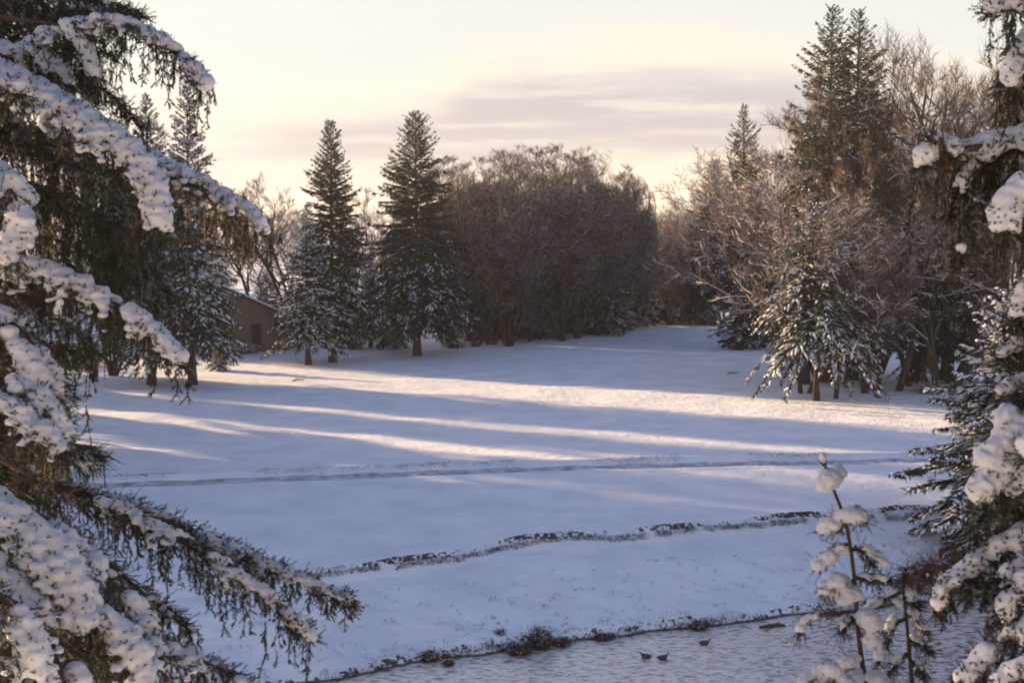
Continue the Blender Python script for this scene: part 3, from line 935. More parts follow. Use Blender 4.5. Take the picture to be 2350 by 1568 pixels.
# ------------------------------------------------------------------ foreground boughs
def snow_mesh(C, R, flat, voxel, seed, lump=.25, drop=.0):
    """melt a heap of balls into one lumpy pad of snow"""
    import bmesh
    bm = bmesh.new()
    bmesh.ops.create_icosphere(bm, subdivisions=2, radius=1)
    bv = np.array([v.co[:] for v in bm.verts])
    bf = np.array([[v.index for v in f.verts] for f in bm.faces])
    bm.free()
    n = len(C)
    if not hasattr(flat, '__len__'):
        flat = np.full(n, flat)
    sc_ = np.stack([R, R, R * np.asarray(flat)], 1)
    V_ = (C[:, None] + bv[None] * sc_[:, None]).reshape(-1, 3)
    F_ = (np.arange(n) * len(bv))[:, None, None] + bf[None]
    m_ = MB()
    m_.add(V_, F_.reshape(-1, 3))
    me = m_.mesh('tmp', M_SNOW_SHADED, True)
    ob = bpy.data.objects.new('tmp', me)
    COL.objects.link(ob)
    md = ob.modifiers.new('r', 'REMESH')
    md.mode = 'VOXEL'
    md.voxel_size = voxel
    md.use_smooth_shade = True
    sm = ob.modifiers.new('s', 'SMOOTH')
    sm.factor = .5
    sm.iterations = 8
    dg = bpy.context.evaluated_depsgraph_get()
    out = bpy.data.meshes.new_from_object(ob.evaluated_get(dg))
    bpy.data.objects.remove(ob)
    nv = len(out.vertices)
    co = np.empty(nv * 3)
    out.vertices.foreach_get('co', co)
    co = co.reshape(-1, 3)
    nr = np.empty(nv * 3)
    out.vertices.foreach_get('normal', nr)
    nr = nr.reshape(-1, 3)
    amp = float(np.mean(R)) * lump
    fr = 1.2 / float(np.mean(R))
    d = np.array([noise.noise(Vector(c * fr)) + .5 * noise.noise(Vector(c * fr * 2.3)) for c in co])
    co = co + nr * (d * amp)[:, None]
    out.vertices.foreach_set('co', co.ravel())
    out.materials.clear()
    out.materials.append(M_SNOW_SHADED)
    out.name = 'snow'
    out.update()
    return out


def needle_twigs(mb, A, B, rng, nlen=.017, nwid=.0026, per=34, mi=0, ang=.75, stem=.0018, smi=1):
    """every twig from A to B gets a brush of needles"""
    n = len(A)
    prisms(mb, A, B, stem, stem * .6, 3, smi)
    t = rng.uniform(0, 1, (n, per)) ** .9
    Ax, Bx = A[:, None], B[:, None]
    P = Ax + (Bx - Ax) * t[..., None]
    d = norm(B - A)[:, None]
    rnd = rng.normal(size=P.shape)
    rnd = norm(rnd - d * (rnd * d).sum(-1, keepdims=True))
    D = (d * math.cos(ang) + rnd * math.sin(ang)) * (nlen * rng.uniform(.7, 1.25, (n, per)))[..., None]
    blades(mb, P.reshape(-1, 3), D.reshape(-1, 3), np.full(n * per, nwid), rng, mi)


def bough(parent, pts, seed, width=.35, twd=34, hang=.25, hangn=1.0, snow=1.0, padr=.055, amber=.12, droop=.5, stem=.02,
          nlen=.019, padflat=.62, lump=.16, voxel=.012, snow_from=0.0, name='branch', sh=None, padn=110, per=34, upl=0.0, poke=.4, rime=.22, root=None):
    """a drooping spruce bough along a world-space spine"""
    g = np.random.RandomState(seed)
    Ls = sum(np.linalg.norm(np.diff(np.asarray(pts), axis=0), axis=1))
    n = max(14, int(Ls / .05))
    sp = poly(pts, n)
    tan = norm(np.gradient(sp, axis=0))
    upv = np.array([0, 0, 1.])
    side = norm(np.cross(tan, upv[None]))
    mb_ = MB()
    rr = np.linspace(stem, .005, n)
    tube(mb_, sp, rr, 6, 1)
    if root is not None:            # the bare inner stretch back to the trunk
        rt_ = np.array((root[0], root[1], sp[0][2] + .15 * np.linalg.norm(sp[0][:2] - np.array(root))))
        tube(mb_, [rt_, (rt_ + sp[0]) / 2 + np.array((0, 0, .03)), sp[0]], [stem * 1.5, stem * 1.2, stem], 6, 1)
    # side sprays
    K = int(Ls * twd * 2)
    t = g.uniform(0.02, 1, K)
    ii = np.clip((t * (n - 1)).astype(int), 0, n - 1)
    sgn = g.choice([-1, 1], K)
    env = width * (np.sin(np.clip(t * 1.0, 0, 1) * math.pi * .80 + .45)).clip(.15) * g.uniform(.55, 1.1, K)
    D = side[ii] * sgn[:, None] * g.uniform(.5, 1.0, K)[:, None] + tan[ii] * g.uniform(.5, 1.0, K)[:, None]
    D[:, 2] += g.uniform(-.15, .25, K) + upl
    D = norm(D)
    O = sp[ii]
    tspr = t

    def cur(o, d, l, s, dr):
        q = o + d * (l * s)[:, None]
        q[:, 2] -= dr * l * s * s
        return q
    prev = O
    nseg = 3
    A_, B_ = [], []
    for s in range(1, nseg + 1):
        q = cur(O, D, env, np.full(K, s / nseg), droop * g.uniform(.7, 1.3, K))
        A_.append(prev)
        B_.append(q)
        prev = q
    tipP = prev
    # sub twigs
    for s in range(5):
        u = g.uniform(.2, 1, K)
        q = cur(O, D, env, u, np.full(K, droop))
        d2 = norm(D * .8 + g.normal(size=D.shape) * .55 + np.array([[0, 0, -.25 * droop]]))
        A_.append(q)
        B_.append(q + d2 * g.uniform(.05, .13, K)[:, None])
    A_, B_ = np.concatenate(A_), np.concatenate(B_)
    u_ = g.uniform(size=len(A_))
    isamber = u_ < amber
    isr = u_ > 1 - rime
    kk_ = ~isamber & ~isr
    needle_twigs(mb_, A_[kk_], B_[kk_], g, nlen, .0044, per, 0)
    needle_twigs(mb_, A_[isr], B_[isr], g, nlen, .0044, per, 3)
    needle_twigs(mb_, A_[isamber], B_[isamber], g, nlen * .8, .0030, per * 2 // 3, 2)
    # hanging tassels
    if hang > 0:
        H = int(Ls * 30 * hangn)
        t = g.uniform(.05, 1, H)
        ii = np.clip((t * (n - 1)).astype(int), 0, n - 1)
        q = sp[ii] + side[ii] * (g.uniform(-1, 1, H) * width * .8)[:, None]
        q[:, 2] -= droop * width * .3
        hl = hang * g.uniform(.35, 1.1, H)
        A2, B2 = [], []
        p0 = q
        for s in range(3):
            d = g.normal(size=(H, 3)) * .16
            d[:, 2] = -1
            p1 = p0 + norm(d) * (hl / 3)[:, None]
            A2.append(p0)
            B2.append(p1)
            for _ in range(2):
                d3 = g.normal(size=(H, 3)) * .5
                d3[:, 2] = -.9
                A2.append(p1)
                B2.append(p1 + norm(d3) * g.uniform(.03, .08, H)[:, None])
            p0 = p1
        A2, B2 = np.concatenate(A2), np.concatenate(B2)
        isd = g.uniform(size=len(A2)) < min(1, amber * 1.5)
        needle_twigs(mb_, A2[~isd], B2[~isd], g, nlen * 1.05, .0050, per, 0, .75)
        needle_twigs(mb_, A2[isd], B2[isd], g, nlen * .8, .0040, per * 2 // 3, 2, .6)
    Cs = None
    if snow > 0:
        Kp = max(3, int(Ls * padn * snow / 4))
        cand = np.nonzero(tspr >= snow_from)[0]
        pk = g.choice(cand, Kp)
        nzv = np.array([noise.noise(Vector(c * 3.1 + np.array([seed, 0, 0]))) for c in O[pk]])
        pk = pk[nzv > (-.25 if snow >= 1 else .0)]
        C, R = [], []
        for s_ in (.0, .28, .56, .84, 1.08):
            m_ = len(pk)
            c = cur(O[pk], D[pk], env[pk] * .92, np.full(m_, s_), np.full(m_, droop))
            c[:, 2] += padr * .55 + g.normal(size=m_) * .008
            C.append(c + g.normal(size=c.shape) * padr * .15)
            R.append(padr * (1.12 - .55 * s_) * g.uniform(.6, 1.2, m_))
        C, R = np.concatenate(C), np.concatenate(R)
        Cs = C
        if len(C) and poke > 0:         # sprigs that stick out through the snow
            kk = g.uniform(size=len(C)) < poke
            Cq, Rq = C[kk], R[kk]
            for _ in range(2):
                dq = norm(g.normal(size=Cq.shape) + np.array([[0, -.5, .1]]))
                needle_twigs(mb_, Cq, Cq + dq * (Rq * 1.2 + .022)[:, None], g, nlen, .0040, per, 0)
    br = link(name, mb_.mesh(name, [M_NEEDLE_NEAR, M_BARK, M_AMBER, M_RIME]), parent)
    if Cs is not None and len(Cs):
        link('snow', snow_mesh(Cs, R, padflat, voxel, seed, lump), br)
    return br


def sp_pts(pix, d0, d1):
    n_ = len(pix)
    return [at(x, y, d0 + (d1 - d0) * k / max(1, n_ - 1)) for k, (x, y) in enumerate(pix)]


# big snowy spruce on the left, its trunk just outside the frame
lx, ly = -5.6, 11.5
LT = link('spruce_tree', None, None, (0, 0, 0))
tag(LT, 'large near spruce at the left edge with thick snow pillows on its boughs', 'tree')
mb = MB()
lz = gz(lx, ly)
tube(mb, [(lx, ly, lz - .5), (lx + .05, ly, lz + 4), (lx, ly + .1, lz + 9), (lx, ly, lz + 16)], [.34, .27, .18, .03], 12)
link('trunk', mb.mesh('trunk', M_BARK, True), LT)
LTC = spruce(77, 19, 1.45, .8, 460, .5, .55, .011, .30, 130, stop=1.4)
for nm_, me_ in (('crown', LTC[0]), ('snow', LTC[1])):
    link(nm_, me_, LT, (lx, ly + 1.2, lz))
LB = [  # spine, depths, options
    ([(-300, 330), (-60, 190), (120, 80), (280, 55), (400, 120), (468, 192)], 10.6, 10.0, dict(width=0.283, hang=.30, snow=1.84, padr=0.053, droop=.5)),
    ([(-300, 120), (-60, 60), (120, 30), (290, 20), (330, 40)], 11.6, 11.2, dict(width=.30, hang=.22, snow=.35, padr=0.043, amber=0.05)),
    ([(-300, -60), (-60, -20), (150, -30), (260, 10)], 11.0, 10.6, dict(width=.34, hang=.3, snow=.5, padr=0.043, amber=0.05)),
    ([(-300, 120), (-40, 150), (100, 215), (220, 285), (320, 370), (350, 440), (372, 545)], 10.0, 9.5, dict(width=0.307, hang=.35, snow=2.99, padr=0.065, droop=.7)),
    ([(-200, 130), (60, 160), (180, 180), (270, 230), (315, 290)], 11.4, 11.0, dict(width=.36, hang=.2, snow=.25, padr=0.026, amber=0.17)),
    ([(-300, 330), (-60, 380), (20, 430), (45, 500), (10, 620)], 9.2, 8.8, dict(width=0.236, hang=.2, snow=2.99, padr=0.065, droop=.6)),
    ([(-300, 100), (-120, 150), (-20, 180), (60, 215)], 9.4, 9.0, dict(width=0.236, hang=.2, snow=2.07, padr=0.047)),
    ([(-300, 560), (0, 600), (120, 630), (250, 690), (340, 755), (422, 835)], 9.8, 9.2, dict(width=0.295, hang=.25, snow=2.76, padr=0.053, droop=.6)),
    ([(-200, 260), (250, 330), (400, 390), (500, 440), (560, 480), (602, 525)], 13.0, 12.6, dict(width=0.472, hang=.30, snow=1.84, padr=0.060, amber=0.17)),
    ([(300, 400), (450, 430), (520, 480), (560, 580)], 13.2, 13.0, dict(width=0.354, hang=.28, snow=1.15, padr=0.043, amber=0.25)),
    ([(-200, 380), (60, 420), (200, 480), (330, 590), (370, 680)], 12.0, 11.6, dict(width=.5, hang=.6, snow=.15, padr=0.034, amber=0.12, hangn=1.5)),
    ([(-200, 300), (60, 330), (180, 390), (290, 470)], 11.6, 11.2, dict(width=.5, hang=.65, snow=0, amber=0.07, hangn=1.6)),
    ([(-250, 480), (0, 520), (150, 560), (300, 640), (390, 720)], 12.6, 12.2, dict(width=.5, hang=.5, snow=.15, padr=0.030, amber=0.25, hangn=1.5)),
    ([(-250, 620), (0, 660), (120, 720), (200, 790)], 11.0, 10.8, dict(width=.4, hang=.4, snow=.4, padr=0.043, amber=0.17, hangn=1.3)),
    ([(-200, 680), (-40, 700), (50, 760), (110, 850), (135, 930)], 9.4, 9.0, dict(width=0.307, hang=.2, snow=2.07, padr=0.050, droop=.7)),
    ([(-200, 840), (-40, 860), (70, 900), (130, 960), (155, 1020)], 9.0, 8.7, dict(width=0.260, hang=.3, snow=1.84, padr=0.047, droop=.7)),
    ([(-200, 960), (-40, 980), (40, 1000), (100, 1060)], 10.0, 9.8, dict(width=.3, hang=.3, snow=.3, padr=0.034, amber=0.35)),
    ([(-300, 1000), (-60, 1060), (120, 1105), (300, 1165), (480, 1245), (640, 1310), (822, 1392)], 10.4, 9.6, dict(width=0.307, hang=.14, snow=1.26, padr=0.039, amber=0.15, droop=.35, snow_from=.3)),
    ([(60, 1085), (250, 1165), (400, 1235), (520, 1310), (630, 1385), (722, 1472)], 9.6, 9.1, dict(width=0.283, hang=.34, snow=1.26, padr=0.039, amber=0.15, droop=.4, snow_from=.25)),
    ([(-300, 1060), (-60, 1130), (100, 1200), (220, 1300), (310, 1400), (365, 1510)], 8.8, 8.3, dict(width=0.330, hang=.3, snow=2.18, padr=0.052, droop=.6)),
    ([(-300, 1130), (-60, 1260), (60, 1370), (140, 1480), (190, 1590)], 8.2, 7.8, dict(width=0.354, hang=.3, snow=2.30, padr=0.056, droop=.6)),
    ([(100, 1190), (250, 1300), (350, 1380), (442, 1455)], 9.4, 9.1, dict(width=.22, hang=.2, snow=.25, padr=0.030, amber=0.25)),
    ([(100, 1340), (260, 1440), (400, 1495), (500, 1535), (585, 1590)], 8.6, 8.3, dict(width=0.330, hang=.3, snow=1.84, padr=0.043, droop=.5)),
    ([(-200, 1400), (0, 1440), (100, 1560), (150, 1640)], 7.8, 7.6, dict(width=0.354, hang=.3, snow=1.84, padr=0.052)),
    ([(-100, 1230), (80, 1330), (200, 1440), (300, 1570)], 9.4, 9.2, dict(width=.4, hang=.5, snow=.2, padr=0.043, amber=0.05, hangn=1.5)),
    ([(-200, 760), (-60, 800), (20, 880), (60, 1000)], 10.4, 10.2, dict(width=.4, hang=.4, snow=.2, padr=0.043, amber=0.25, hangn=1.5)),
    ([(-200, 400), (60, 440), (220, 500), (330, 600)], 12.4, 12.2, dict(width=.5, hang=.55, snow=.12, padr=.04, amber=.10, hangn=2.2)),
    ([(-200, 240), (80, 300), (230, 380), (330, 480), (360, 560)], 12.2, 12.0, dict(width=.5, hang=.5, snow=.1, padr=.04, amber=.08, hangn=2.2)),
    ([(-200, 520), (60, 600), (220, 650), (350, 720)], 12.6, 12.4, dict(width=.5, hang=.45, snow=.2, padr=.05, amber=.25, hangn=2.0)),
    ([(-200, -20), (40, 60), (180, 90), (260, 130)], 12.0, 11.8, dict(width=.45, hang=.3, snow=.4, padr=.05, hangn=1.4)),
    ([(-200, 20), (0, -10), (120, -20), (250, 0), (290, 40)], 11.8, 11.6, dict(width=.4, hang=.25, snow=.4, padr=.05, hangn=1.4)),
    ([(-150, 1130), (0, 1170), (120, 1260), (180, 1370), (200, 1460)], 8.4, 8.0, dict(width=.30, hang=.2, snow=2.4, padr=.066, droop=.6)),
    ([(-150, 1320), (0, 1370), (60, 1460), (90, 1570)], 7.6, 7.4, dict(width=.28, hang=.2, snow=2.4, padr=.062, droop=.6)),
    ([(120, 1380), (240, 1430), (310, 1500), (330, 1590)], 8.2, 8.0, dict(width=.26, hang=.2, snow=2.2, padr=.058, droop=.6)),
    ([(-150, 740), (-20, 760), (60, 830), (90, 930)], 9.2, 8.9, dict(width=.28, hang=.2, snow=2.2, padr=.060, droop=.6)),
    ([(-150, 900), (0, 930), (90, 980), (140, 1050)], 8.8, 8.6, dict(width=.24, hang=.2, snow=2.0, padr=.056, droop=.6)),
    ([(-150, 20), (20, 120), (100, 130), (170, 200)], 10.4, 10.2, dict(width=.26, hang=.25, snow=1.6, padr=.055, droop=.6)),
    ([(150, 60), (190, 110), (215, 180)], 10.2, 10.1, dict(width=.16, hang=.15, snow=2.0, padr=.05, droop=.5)),
]
for k, (pix, d0, d1, kw) in enumerate(LB):
    bough(LT, sp_pts(pix, d0, d1), 100 + k, root=(lx, ly), **kw)
# a ball of snow on the tip of the top bough
g_ = np.random.RandomState(3)
c_ = at(470, 187, 10.0)
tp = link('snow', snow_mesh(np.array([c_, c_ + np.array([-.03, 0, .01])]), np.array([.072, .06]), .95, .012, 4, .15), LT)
# the rest of its crown, outside the frame: plain boughs all round the trunk
for k in range(30):
    a_ = g_.uniform(math.radians(70), math.radians(300))
    z0 = lz + 1.5 + k * .42
    ln = 3.4 * (1 - (k / 30) * .75)
    p0 = np.array((lx, ly, z0))
    dr_ = np.array((math.cos(a_), math.sin(a_), 0))
    pp = [p0, p0 + dr_ * ln * .4 + np.array((0, 0, .05)), p0 + dr_ * ln * .75 - np.array((0, 0, .3)), p0 + dr_ * ln - np.array((0, 0, .75))]
    bough(LT, pp, 300 + k, poke=0, width=.7, twd=9, hang=.5, hangn=.5, snow=.5, padr=.09, voxel=.04, per=12, nlen=.03, padn=20)

# near spruce on the right
rx, ry = 4.3, 8.2
RT = link('spruce_tree', None, None, (0, 0, 0))
tag(RT, 'near spruce at the right edge with smooth sunlit snow cascading down its boughs', 'tree')
mb = MB()
rz0 = gz(rx, ry)
tube(mb, [(rx, ry, rz0 - .5), (rx - .05, ry, rz0 + 3), (rx, ry, rz0 + 7), (rx, ry, rz0 + 11)], [.24, .19, .12, .03], 12)
link('trunk', mb.mesh('trunk', M_BARK, True), RT)
RB = [
    ([(2620, 200), (2440, 290), (2340, 320), (2230, 352), (2150, 350), (2112, 385)], 7.8, 7.5, dict(width=.15, hang=.50, hangn=1.6, snow=2.8, padr=0.059, droop=.5, amber=0.21)),
    ([(2180, 350), (2150, 325), (2128, 322)], 7.5, 7.5, dict(width=.05, hang=.10, snow=2.0, padr=0.026, amber=0.36, voxel=.008)),
    ([(2600, -120), (2400, -60), (2320, 10), (2262, 20)], 7.6, 7.4, dict(width=.14, hang=.22, snow=2.4, padr=0.053)),
    ([(2600, 40), (2420, 60), (2340, 120), (2318, 215)], 7.6, 7.4, dict(width=.12, hang=.25, snow=2.0, padr=0.047, amber=0.18)),
    ([(2600, 200), (2450, 160), (2350, 170), (2290, 210)], 8.2, 8.1, dict(width=.2, hang=.3, snow=.6, padr=0.035, amber=0.30)),
    ([(2600, 380), (2420, 400), (2330, 450), (2300, 540)], 7.4, 7.2, dict(width=.17, hang=.30, snow=2.2, padr=0.059, amber=0.21)),
    ([(2330, 350), (2230, 390), (2200, 480), (2205, 600)], 7.6, 7.5, dict(width=.09, hang=.14, snow=1.6, padr=0.035, amber=0.24, droop=.2)),
    ([(2600, 330), (2400, 400), (2280, 430), (2240, 480)], 7.9, 7.8, dict(width=.25, hang=.5, hangn=1.6, snow=1.0, padr=0.035, amber=0.18)),
    ([(2600, 560), (2440, 600), (2360, 660), (2330, 760)], 7.6, 7.5, dict(width=.15, hang=.22, snow=1.8, padr=0.042, amber=0.18)),
    ([(2560, 700), (2420, 730), (2340, 790), (2285, 830)], 7.8, 7.7, dict(width=.10, hang=.10, snow=2.0, padr=0.035, amber=0.24)),
    ([(2560, 760), (2400, 850), (2320, 890), (2290, 920)], 7.9, 7.8, dict(width=.12, hang=.12, snow=2.0, padr=0.038, amber=0.24)),
    ([(2560, 860), (2440, 885), (2370, 905), (2322, 940), (2308, 1000)], 7.3, 7.1, dict(width=.13, hang=.08, snow=3.4, padr=0.058, droop=.45, lump=.4, padflat=.9, voxel=.014, poke=.08)),
    ([(2560, 930), (2420, 960), (2340, 995), (2285, 1045), (2268, 1090)], 7.2, 7.0, dict(width=.13, hang=.08, snow=3.4, padr=0.058, droop=.5, lump=.4, padflat=.9, voxel=.014, poke=.08)),
    ([(2560, 1000), (2400, 1040), (2310, 1085), (2260, 1125), (2240, 1165)], 7.1, 6.95, dict(width=.11, hang=.08, snow=3.4, padr=0.059, droop=.5, lump=.4, padflat=.9, voxel=.014, poke=.08)),
    ([(2500, 1080), (2370, 1105), (2290, 1145), (2240, 1190), (2224, 1235)], 7.0, 6.9, dict(width=.07, hang=.06, snow=3.0, padr=0.042, droop=.5, lump=.4, padflat=.9, voxel=.012, poke=.08)),
    ([(2600, 880), (2480, 930), (2400, 1000), (2350, 1060)], 6.9, 6.8, dict(width=.16, hang=.05, snow=3, padr=0.060, droop=.5, lump=.35, padflat=.9, voxel=.015, poke=.1)),
    ([(2600, 1000), (2440, 1060), (2350, 1150), (2290, 1240)], 7.5, 7.4, dict(width=.22, hang=.30, hangn=1.5, snow=.0, amber=0.12)),
    ([(2600, 1120), (2430, 1190), (2330, 1240), (2240, 1300), (2180, 1340), (2140, 1410)], 7.0, 6.8, dict(width=.12, hang=.05, snow=3.4, padr=0.042, droop=.3, lump=.15, amber=0.18)),
    ([(2560, 1270), (2420, 1290), (2320, 1320), (2230, 1355), (2210, 1375)], 6.8, 6.7, dict(width=.11, hang=.06, snow=3.0, padr=0.038, droop=.4, lump=.15)),
    ([(2500, 1260), (2380, 1310), (2320, 1380), (2300, 1440)], 6.7, 6.6, dict(width=.12, hang=.10, snow=2.8, padr=0.040, droop=.4, lump=.15)),
    ([(2600, 1360), (2420, 1410), (2320, 1470), (2230, 1540), (2200, 1590)], 6.6, 6.5, dict(width=.14, hang=.12, snow=2.6, padr=0.042, droop=.4, lump=.15, amber=0.18)),
    ([(2560, 1480), (2400, 1520), (2310, 1560), (2280, 1620)], 6.4, 6.4, dict(width=.14, hang=.12, snow=2.4, padr=0.042, droop=.4, lump=.15)),
]
for k, (pix, d0, d1, kw) in enumerate(RB):
    kw.setdefault('poke', .25)
    bough(RT, sp_pts(pix, d0, d1), 200 + k, root=(rx, ry), **kw)


# the rest of its crown, outside the frame
RTC = spruce(78, 11.2, .80, .6, 380, .6, .55, .011, .35, 110, stop=1.4)
for nm_, me_ in (('crown', RTC[0]), ('snow', RTC[1])):
    link(nm_, me_, RT, (rx, ry, rz0))
for k in range(26):
    a_ = g_.uniform(math.radians(-95), math.radians(75))
    z0 = rz0 + 1.0 + k * .36
    ln = 2.6 * (1 - (k / 26) * .75)
    p0 = np.array((rx, ry, z0))
    dr_ = np.array((math.cos(a_), math.sin(a_), 0))
    pp = [p0, p0 + dr_ * ln * .4 + np.array((0, 0, .05)), p0 + dr_ * ln * .75 - np.array((0, 0, .25)), p0 + dr_ * ln - np.array((0, 0, .6))]
    bough(RT, pp, 360 + k, poke=0, width=.6, twd=10, hang=.4, hangn=.5, snow=.5, padr=.08, voxel=.035, per=12, nlen=.03, padn=20)


# sapling with snow caps on its open whorls
def sapling(stem, arms, d, label, r0):
    px0 = stem[0]
    arms = [(l_, [(x, y, a * 1.15, b * 1.12) for x, y, a, b in p_], z_) for l_, p_, z_ in arms]
    e = link('spruce_sapling', None, None, (0, 0, 0))
    tag(e, label, 'sapling', 'young spruces on the near slope')
    g = np.random.RandomState(int(px0[0]))
    P_ = poly([at(x, y, d) for x, y in stem], 40)
    d0_ = d
    P_ = np.vstack([[P_[0][0] + .02, P_[0][1], gz(P_[0][0], P_[0][1]) - .1], P_])
    mb_ = MB()
    tube(mb_, P_, np.linspace(r0, r0 * .38, len(P_)), 7, 0)
    n = len(P_)
    A_ = P_[1:-1]
    needle_twigs(mb_, A_, P_[2:], g, .024, .0032, 36, 1, 1.0, .001, 0)
    link('trunk', mb_.mesh('trunk', [M_BARK, M_NEEDLE_NEAR, M_AMBER], True), e)
    mpp = d / F
    for k, (line, pads, dz) in enumerate(arms):
        mb_ = MB()
        q = poly([at(x, y, d + (dz * i_ / max(1, len(line) - 1))) for i_, (x, y) in enumerate(line)], 14)
        tube(mb_, q, np.linspace(.015, .006, 14), 5, 1)
        A_, B_ = q[:-1], q[1:]
        needle_twigs(mb_, A_, B_, g, .030, .0036, 40, 0, .9, .001, 1)
        ii = np.arange(2, 13)
        for rep in range(6 if np.linalg.norm(q[-1] - q[0]) > .08 else 0):
            dd = norm(np.gradient(q, axis=0)[ii] * 1.0 + norm(g.normal(size=(len(ii), 3))) * .022 + np.array([[0, 0, -.008]]))
            needle_twigs(mb_, q[ii], q[ii] + (dd + g.normal(size=dd.shape) * .35) * g.uniform(.04, .11, len(ii))[:, None], g, .020, .0036, 34, 0 if g.uniform() < .75 else 2, .8, .001, 1)
        br = link('branch', mb_.mesh('branch', [M_NEEDLE_NEAR, M_BARK, M_AMBER]), e)
        C, R, Fl = [], [], []
        for (x, y, rx_, ry_) in pads:
            c = at(x, y, d + dz * .5)
            ln_ = q[-1] - q[0]
            ln_ = ln_ / max(np.linalg.norm(ln_), 1e-6)
            big, sml = max(rx_, ry_) * mpp, min(rx_, ry_) * mpp
            for q_ in range(7):
                u = (q_ - 3) / 3
                C.append(c + ln_ * u * max(big - sml * .5, sml * .3) + g.normal(size=3) * np.array((.12, .3, .08)) * sml + np.array((0, 0, -.18 * sml * u * u)))
                R.append(sml * (.98 - .30 * u * u) * g.uniform(.8, 1.1))
                Fl.append(.78)
        # thin snow lying along the rest of the branch
        for t_ in np.linspace(.3, 1, 8):
            C.append(q[min(13, int(t_ * 13))] + np.array((0, 0, .008)))
            R.append(.014 * g.uniform(.8, 1.4))
            Fl.append(.8)
        if C:
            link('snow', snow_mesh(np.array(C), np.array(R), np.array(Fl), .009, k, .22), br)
    return e


sapling([(1992, 1640), (1985, 1568), (1975, 1500), (1968, 1430), (1962, 1340), (1950, 1250), (1938, 1190), (1915, 1130), (1895, 1075), (1887, 1040)], [
    ([(1893, 1070), (1886, 1048)], [(1887, 1050, 9, 14)], 0),
    ([(1908, 1118), (1915, 1098)], [(1900, 1100, 24, 24), (1922, 1088, 18, 24)], 0),
    ([(1940, 1200), (1915, 1205), (1893, 1215)], [(1900, 1205, 26, 22), (1935, 1185, 30, 24)], .08),
    ([(1940, 1195), (1965, 1185), (1975, 1200)], [(1960, 1180, 24, 24)], -.06),
    ([(1950, 1250), (1915, 1262), (1878, 1300)], [(1925, 1262, 24, 17), (1895, 1283, 26, 20), (1880, 1297, 18, 16)], .05),
    ([(1953, 1262), (1985, 1265), (2005, 1300)], [(1995, 1262, 13, 20), (2008, 1275, 16, 28)], .05),
    ([(1960, 1335), (1930, 1340), (1888, 1365)], [(1925, 1335, 28, 22), (1898, 1352, 24, 20), (1945, 1365, 24, 30)], -.1),
    ([(1962, 1328), (2000, 1328), (2045, 1332)], [(1985, 1322, 20, 11), (2015, 1325, 24, 11)], .05),
    ([(1965, 1405), (1920, 1408), (1865, 1415), (1828, 1462)], [(1855, 1420, 22, 10), (1838, 1442, 12, 14)], .1),
    ([(1967, 1420), (1945, 1430), (1930, 1452)], [(1932, 1425, 16, 14)], -.15),
    ([(1970, 1410), (2000, 1430), (2010, 1470)], [(1995, 1425, 26, 30), (2000, 1470, 20, 22)], -.1),
    ([(1980, 1510), (1920, 1525), (1860, 1575)], [(1940, 1522, 36, 18), (1895, 1540, 40, 24), (1865, 1565, 26, 26)], -.15),
    ([(1983, 1540), (1930, 1570), (1900, 1620)], [(1950, 1558, 34, 24), (1925, 1590, 36, 30)], -.3),
    ([(1985, 1545), (2030, 1565), (2060, 1610)], [(2015, 1560, 30, 22), (2045, 1585, 26, 20)], -.1),
], 9.0, 'spruce sapling with round snow caps on its crooked bare leader', .020)
sapling([(2100, 1660), (2092, 1560), (2085, 1480), (2078, 1400), (2072, 1350), (2075, 1318)], [
    ([(2075, 1335), (2088, 1310)], [(2086, 1318, 14, 10)], 0),
    ([(2073, 1360), (2030, 1375), (1990, 1405)], [(2040, 1362, 22, 10), (2008, 1385, 20, 12)], .05),
    ([(2073, 1370), (2095, 1375), (2108, 1400)], [(2088, 1365, 18, 16), (2060, 1380, 16, 12)], .05),
    ([(2078, 1410), (2105, 1420), (2125, 1455)], [(2095, 1408, 20, 12), (2115, 1435, 12, 14)], .05),
    ([(2080, 1420), (2050, 1440), (2035, 1490), (2010, 1530)], [(2045, 1430, 12, 22), (2022, 1500, 14, 16)], .05),
    ([(2085, 1470), (2115, 1480), (2140, 1500)], [(2100, 1465, 14, 10), (2122, 1480, 16, 8)], .05),
    ([(2088, 1500), (2060, 1515), (2040, 1550)], [(2058, 1512, 16, 12)], .05),
    ([(2090, 1520), (2110, 1530), (2120, 1560)], [(2108, 1525, 14, 10)], .05),
], 9.4, 'smaller snow dusted sapling right behind the crooked one', .018)


# ------------------------------------------------------------------ dead grass, shrubs, ducks, small things
M_GRASS = mat('dead grass', (.055, .042, .030), (.12, .09, .06), 2, .9)
g = np.random.RandomState(5)
mb = MB()


def tufts(mb, xs_, ys_, hgt, per, spread_):
    n = len(xs_)
    z = terrain(xs_, ys_)
    P = np.repeat(np.stack([xs_, ys_, z - .02], 1), per, 0)
    P[:, :2] += g.normal(size=(len(P), 2)) * spread_
    D = g.normal(size=P.shape) * .5
    D[:, 2] = 1
    D = norm(D) * (hgt * g.uniform(.3, 1.1, len(P)))[:, None]
    blades(mb, P, D, np.full(len(P), .022), g)


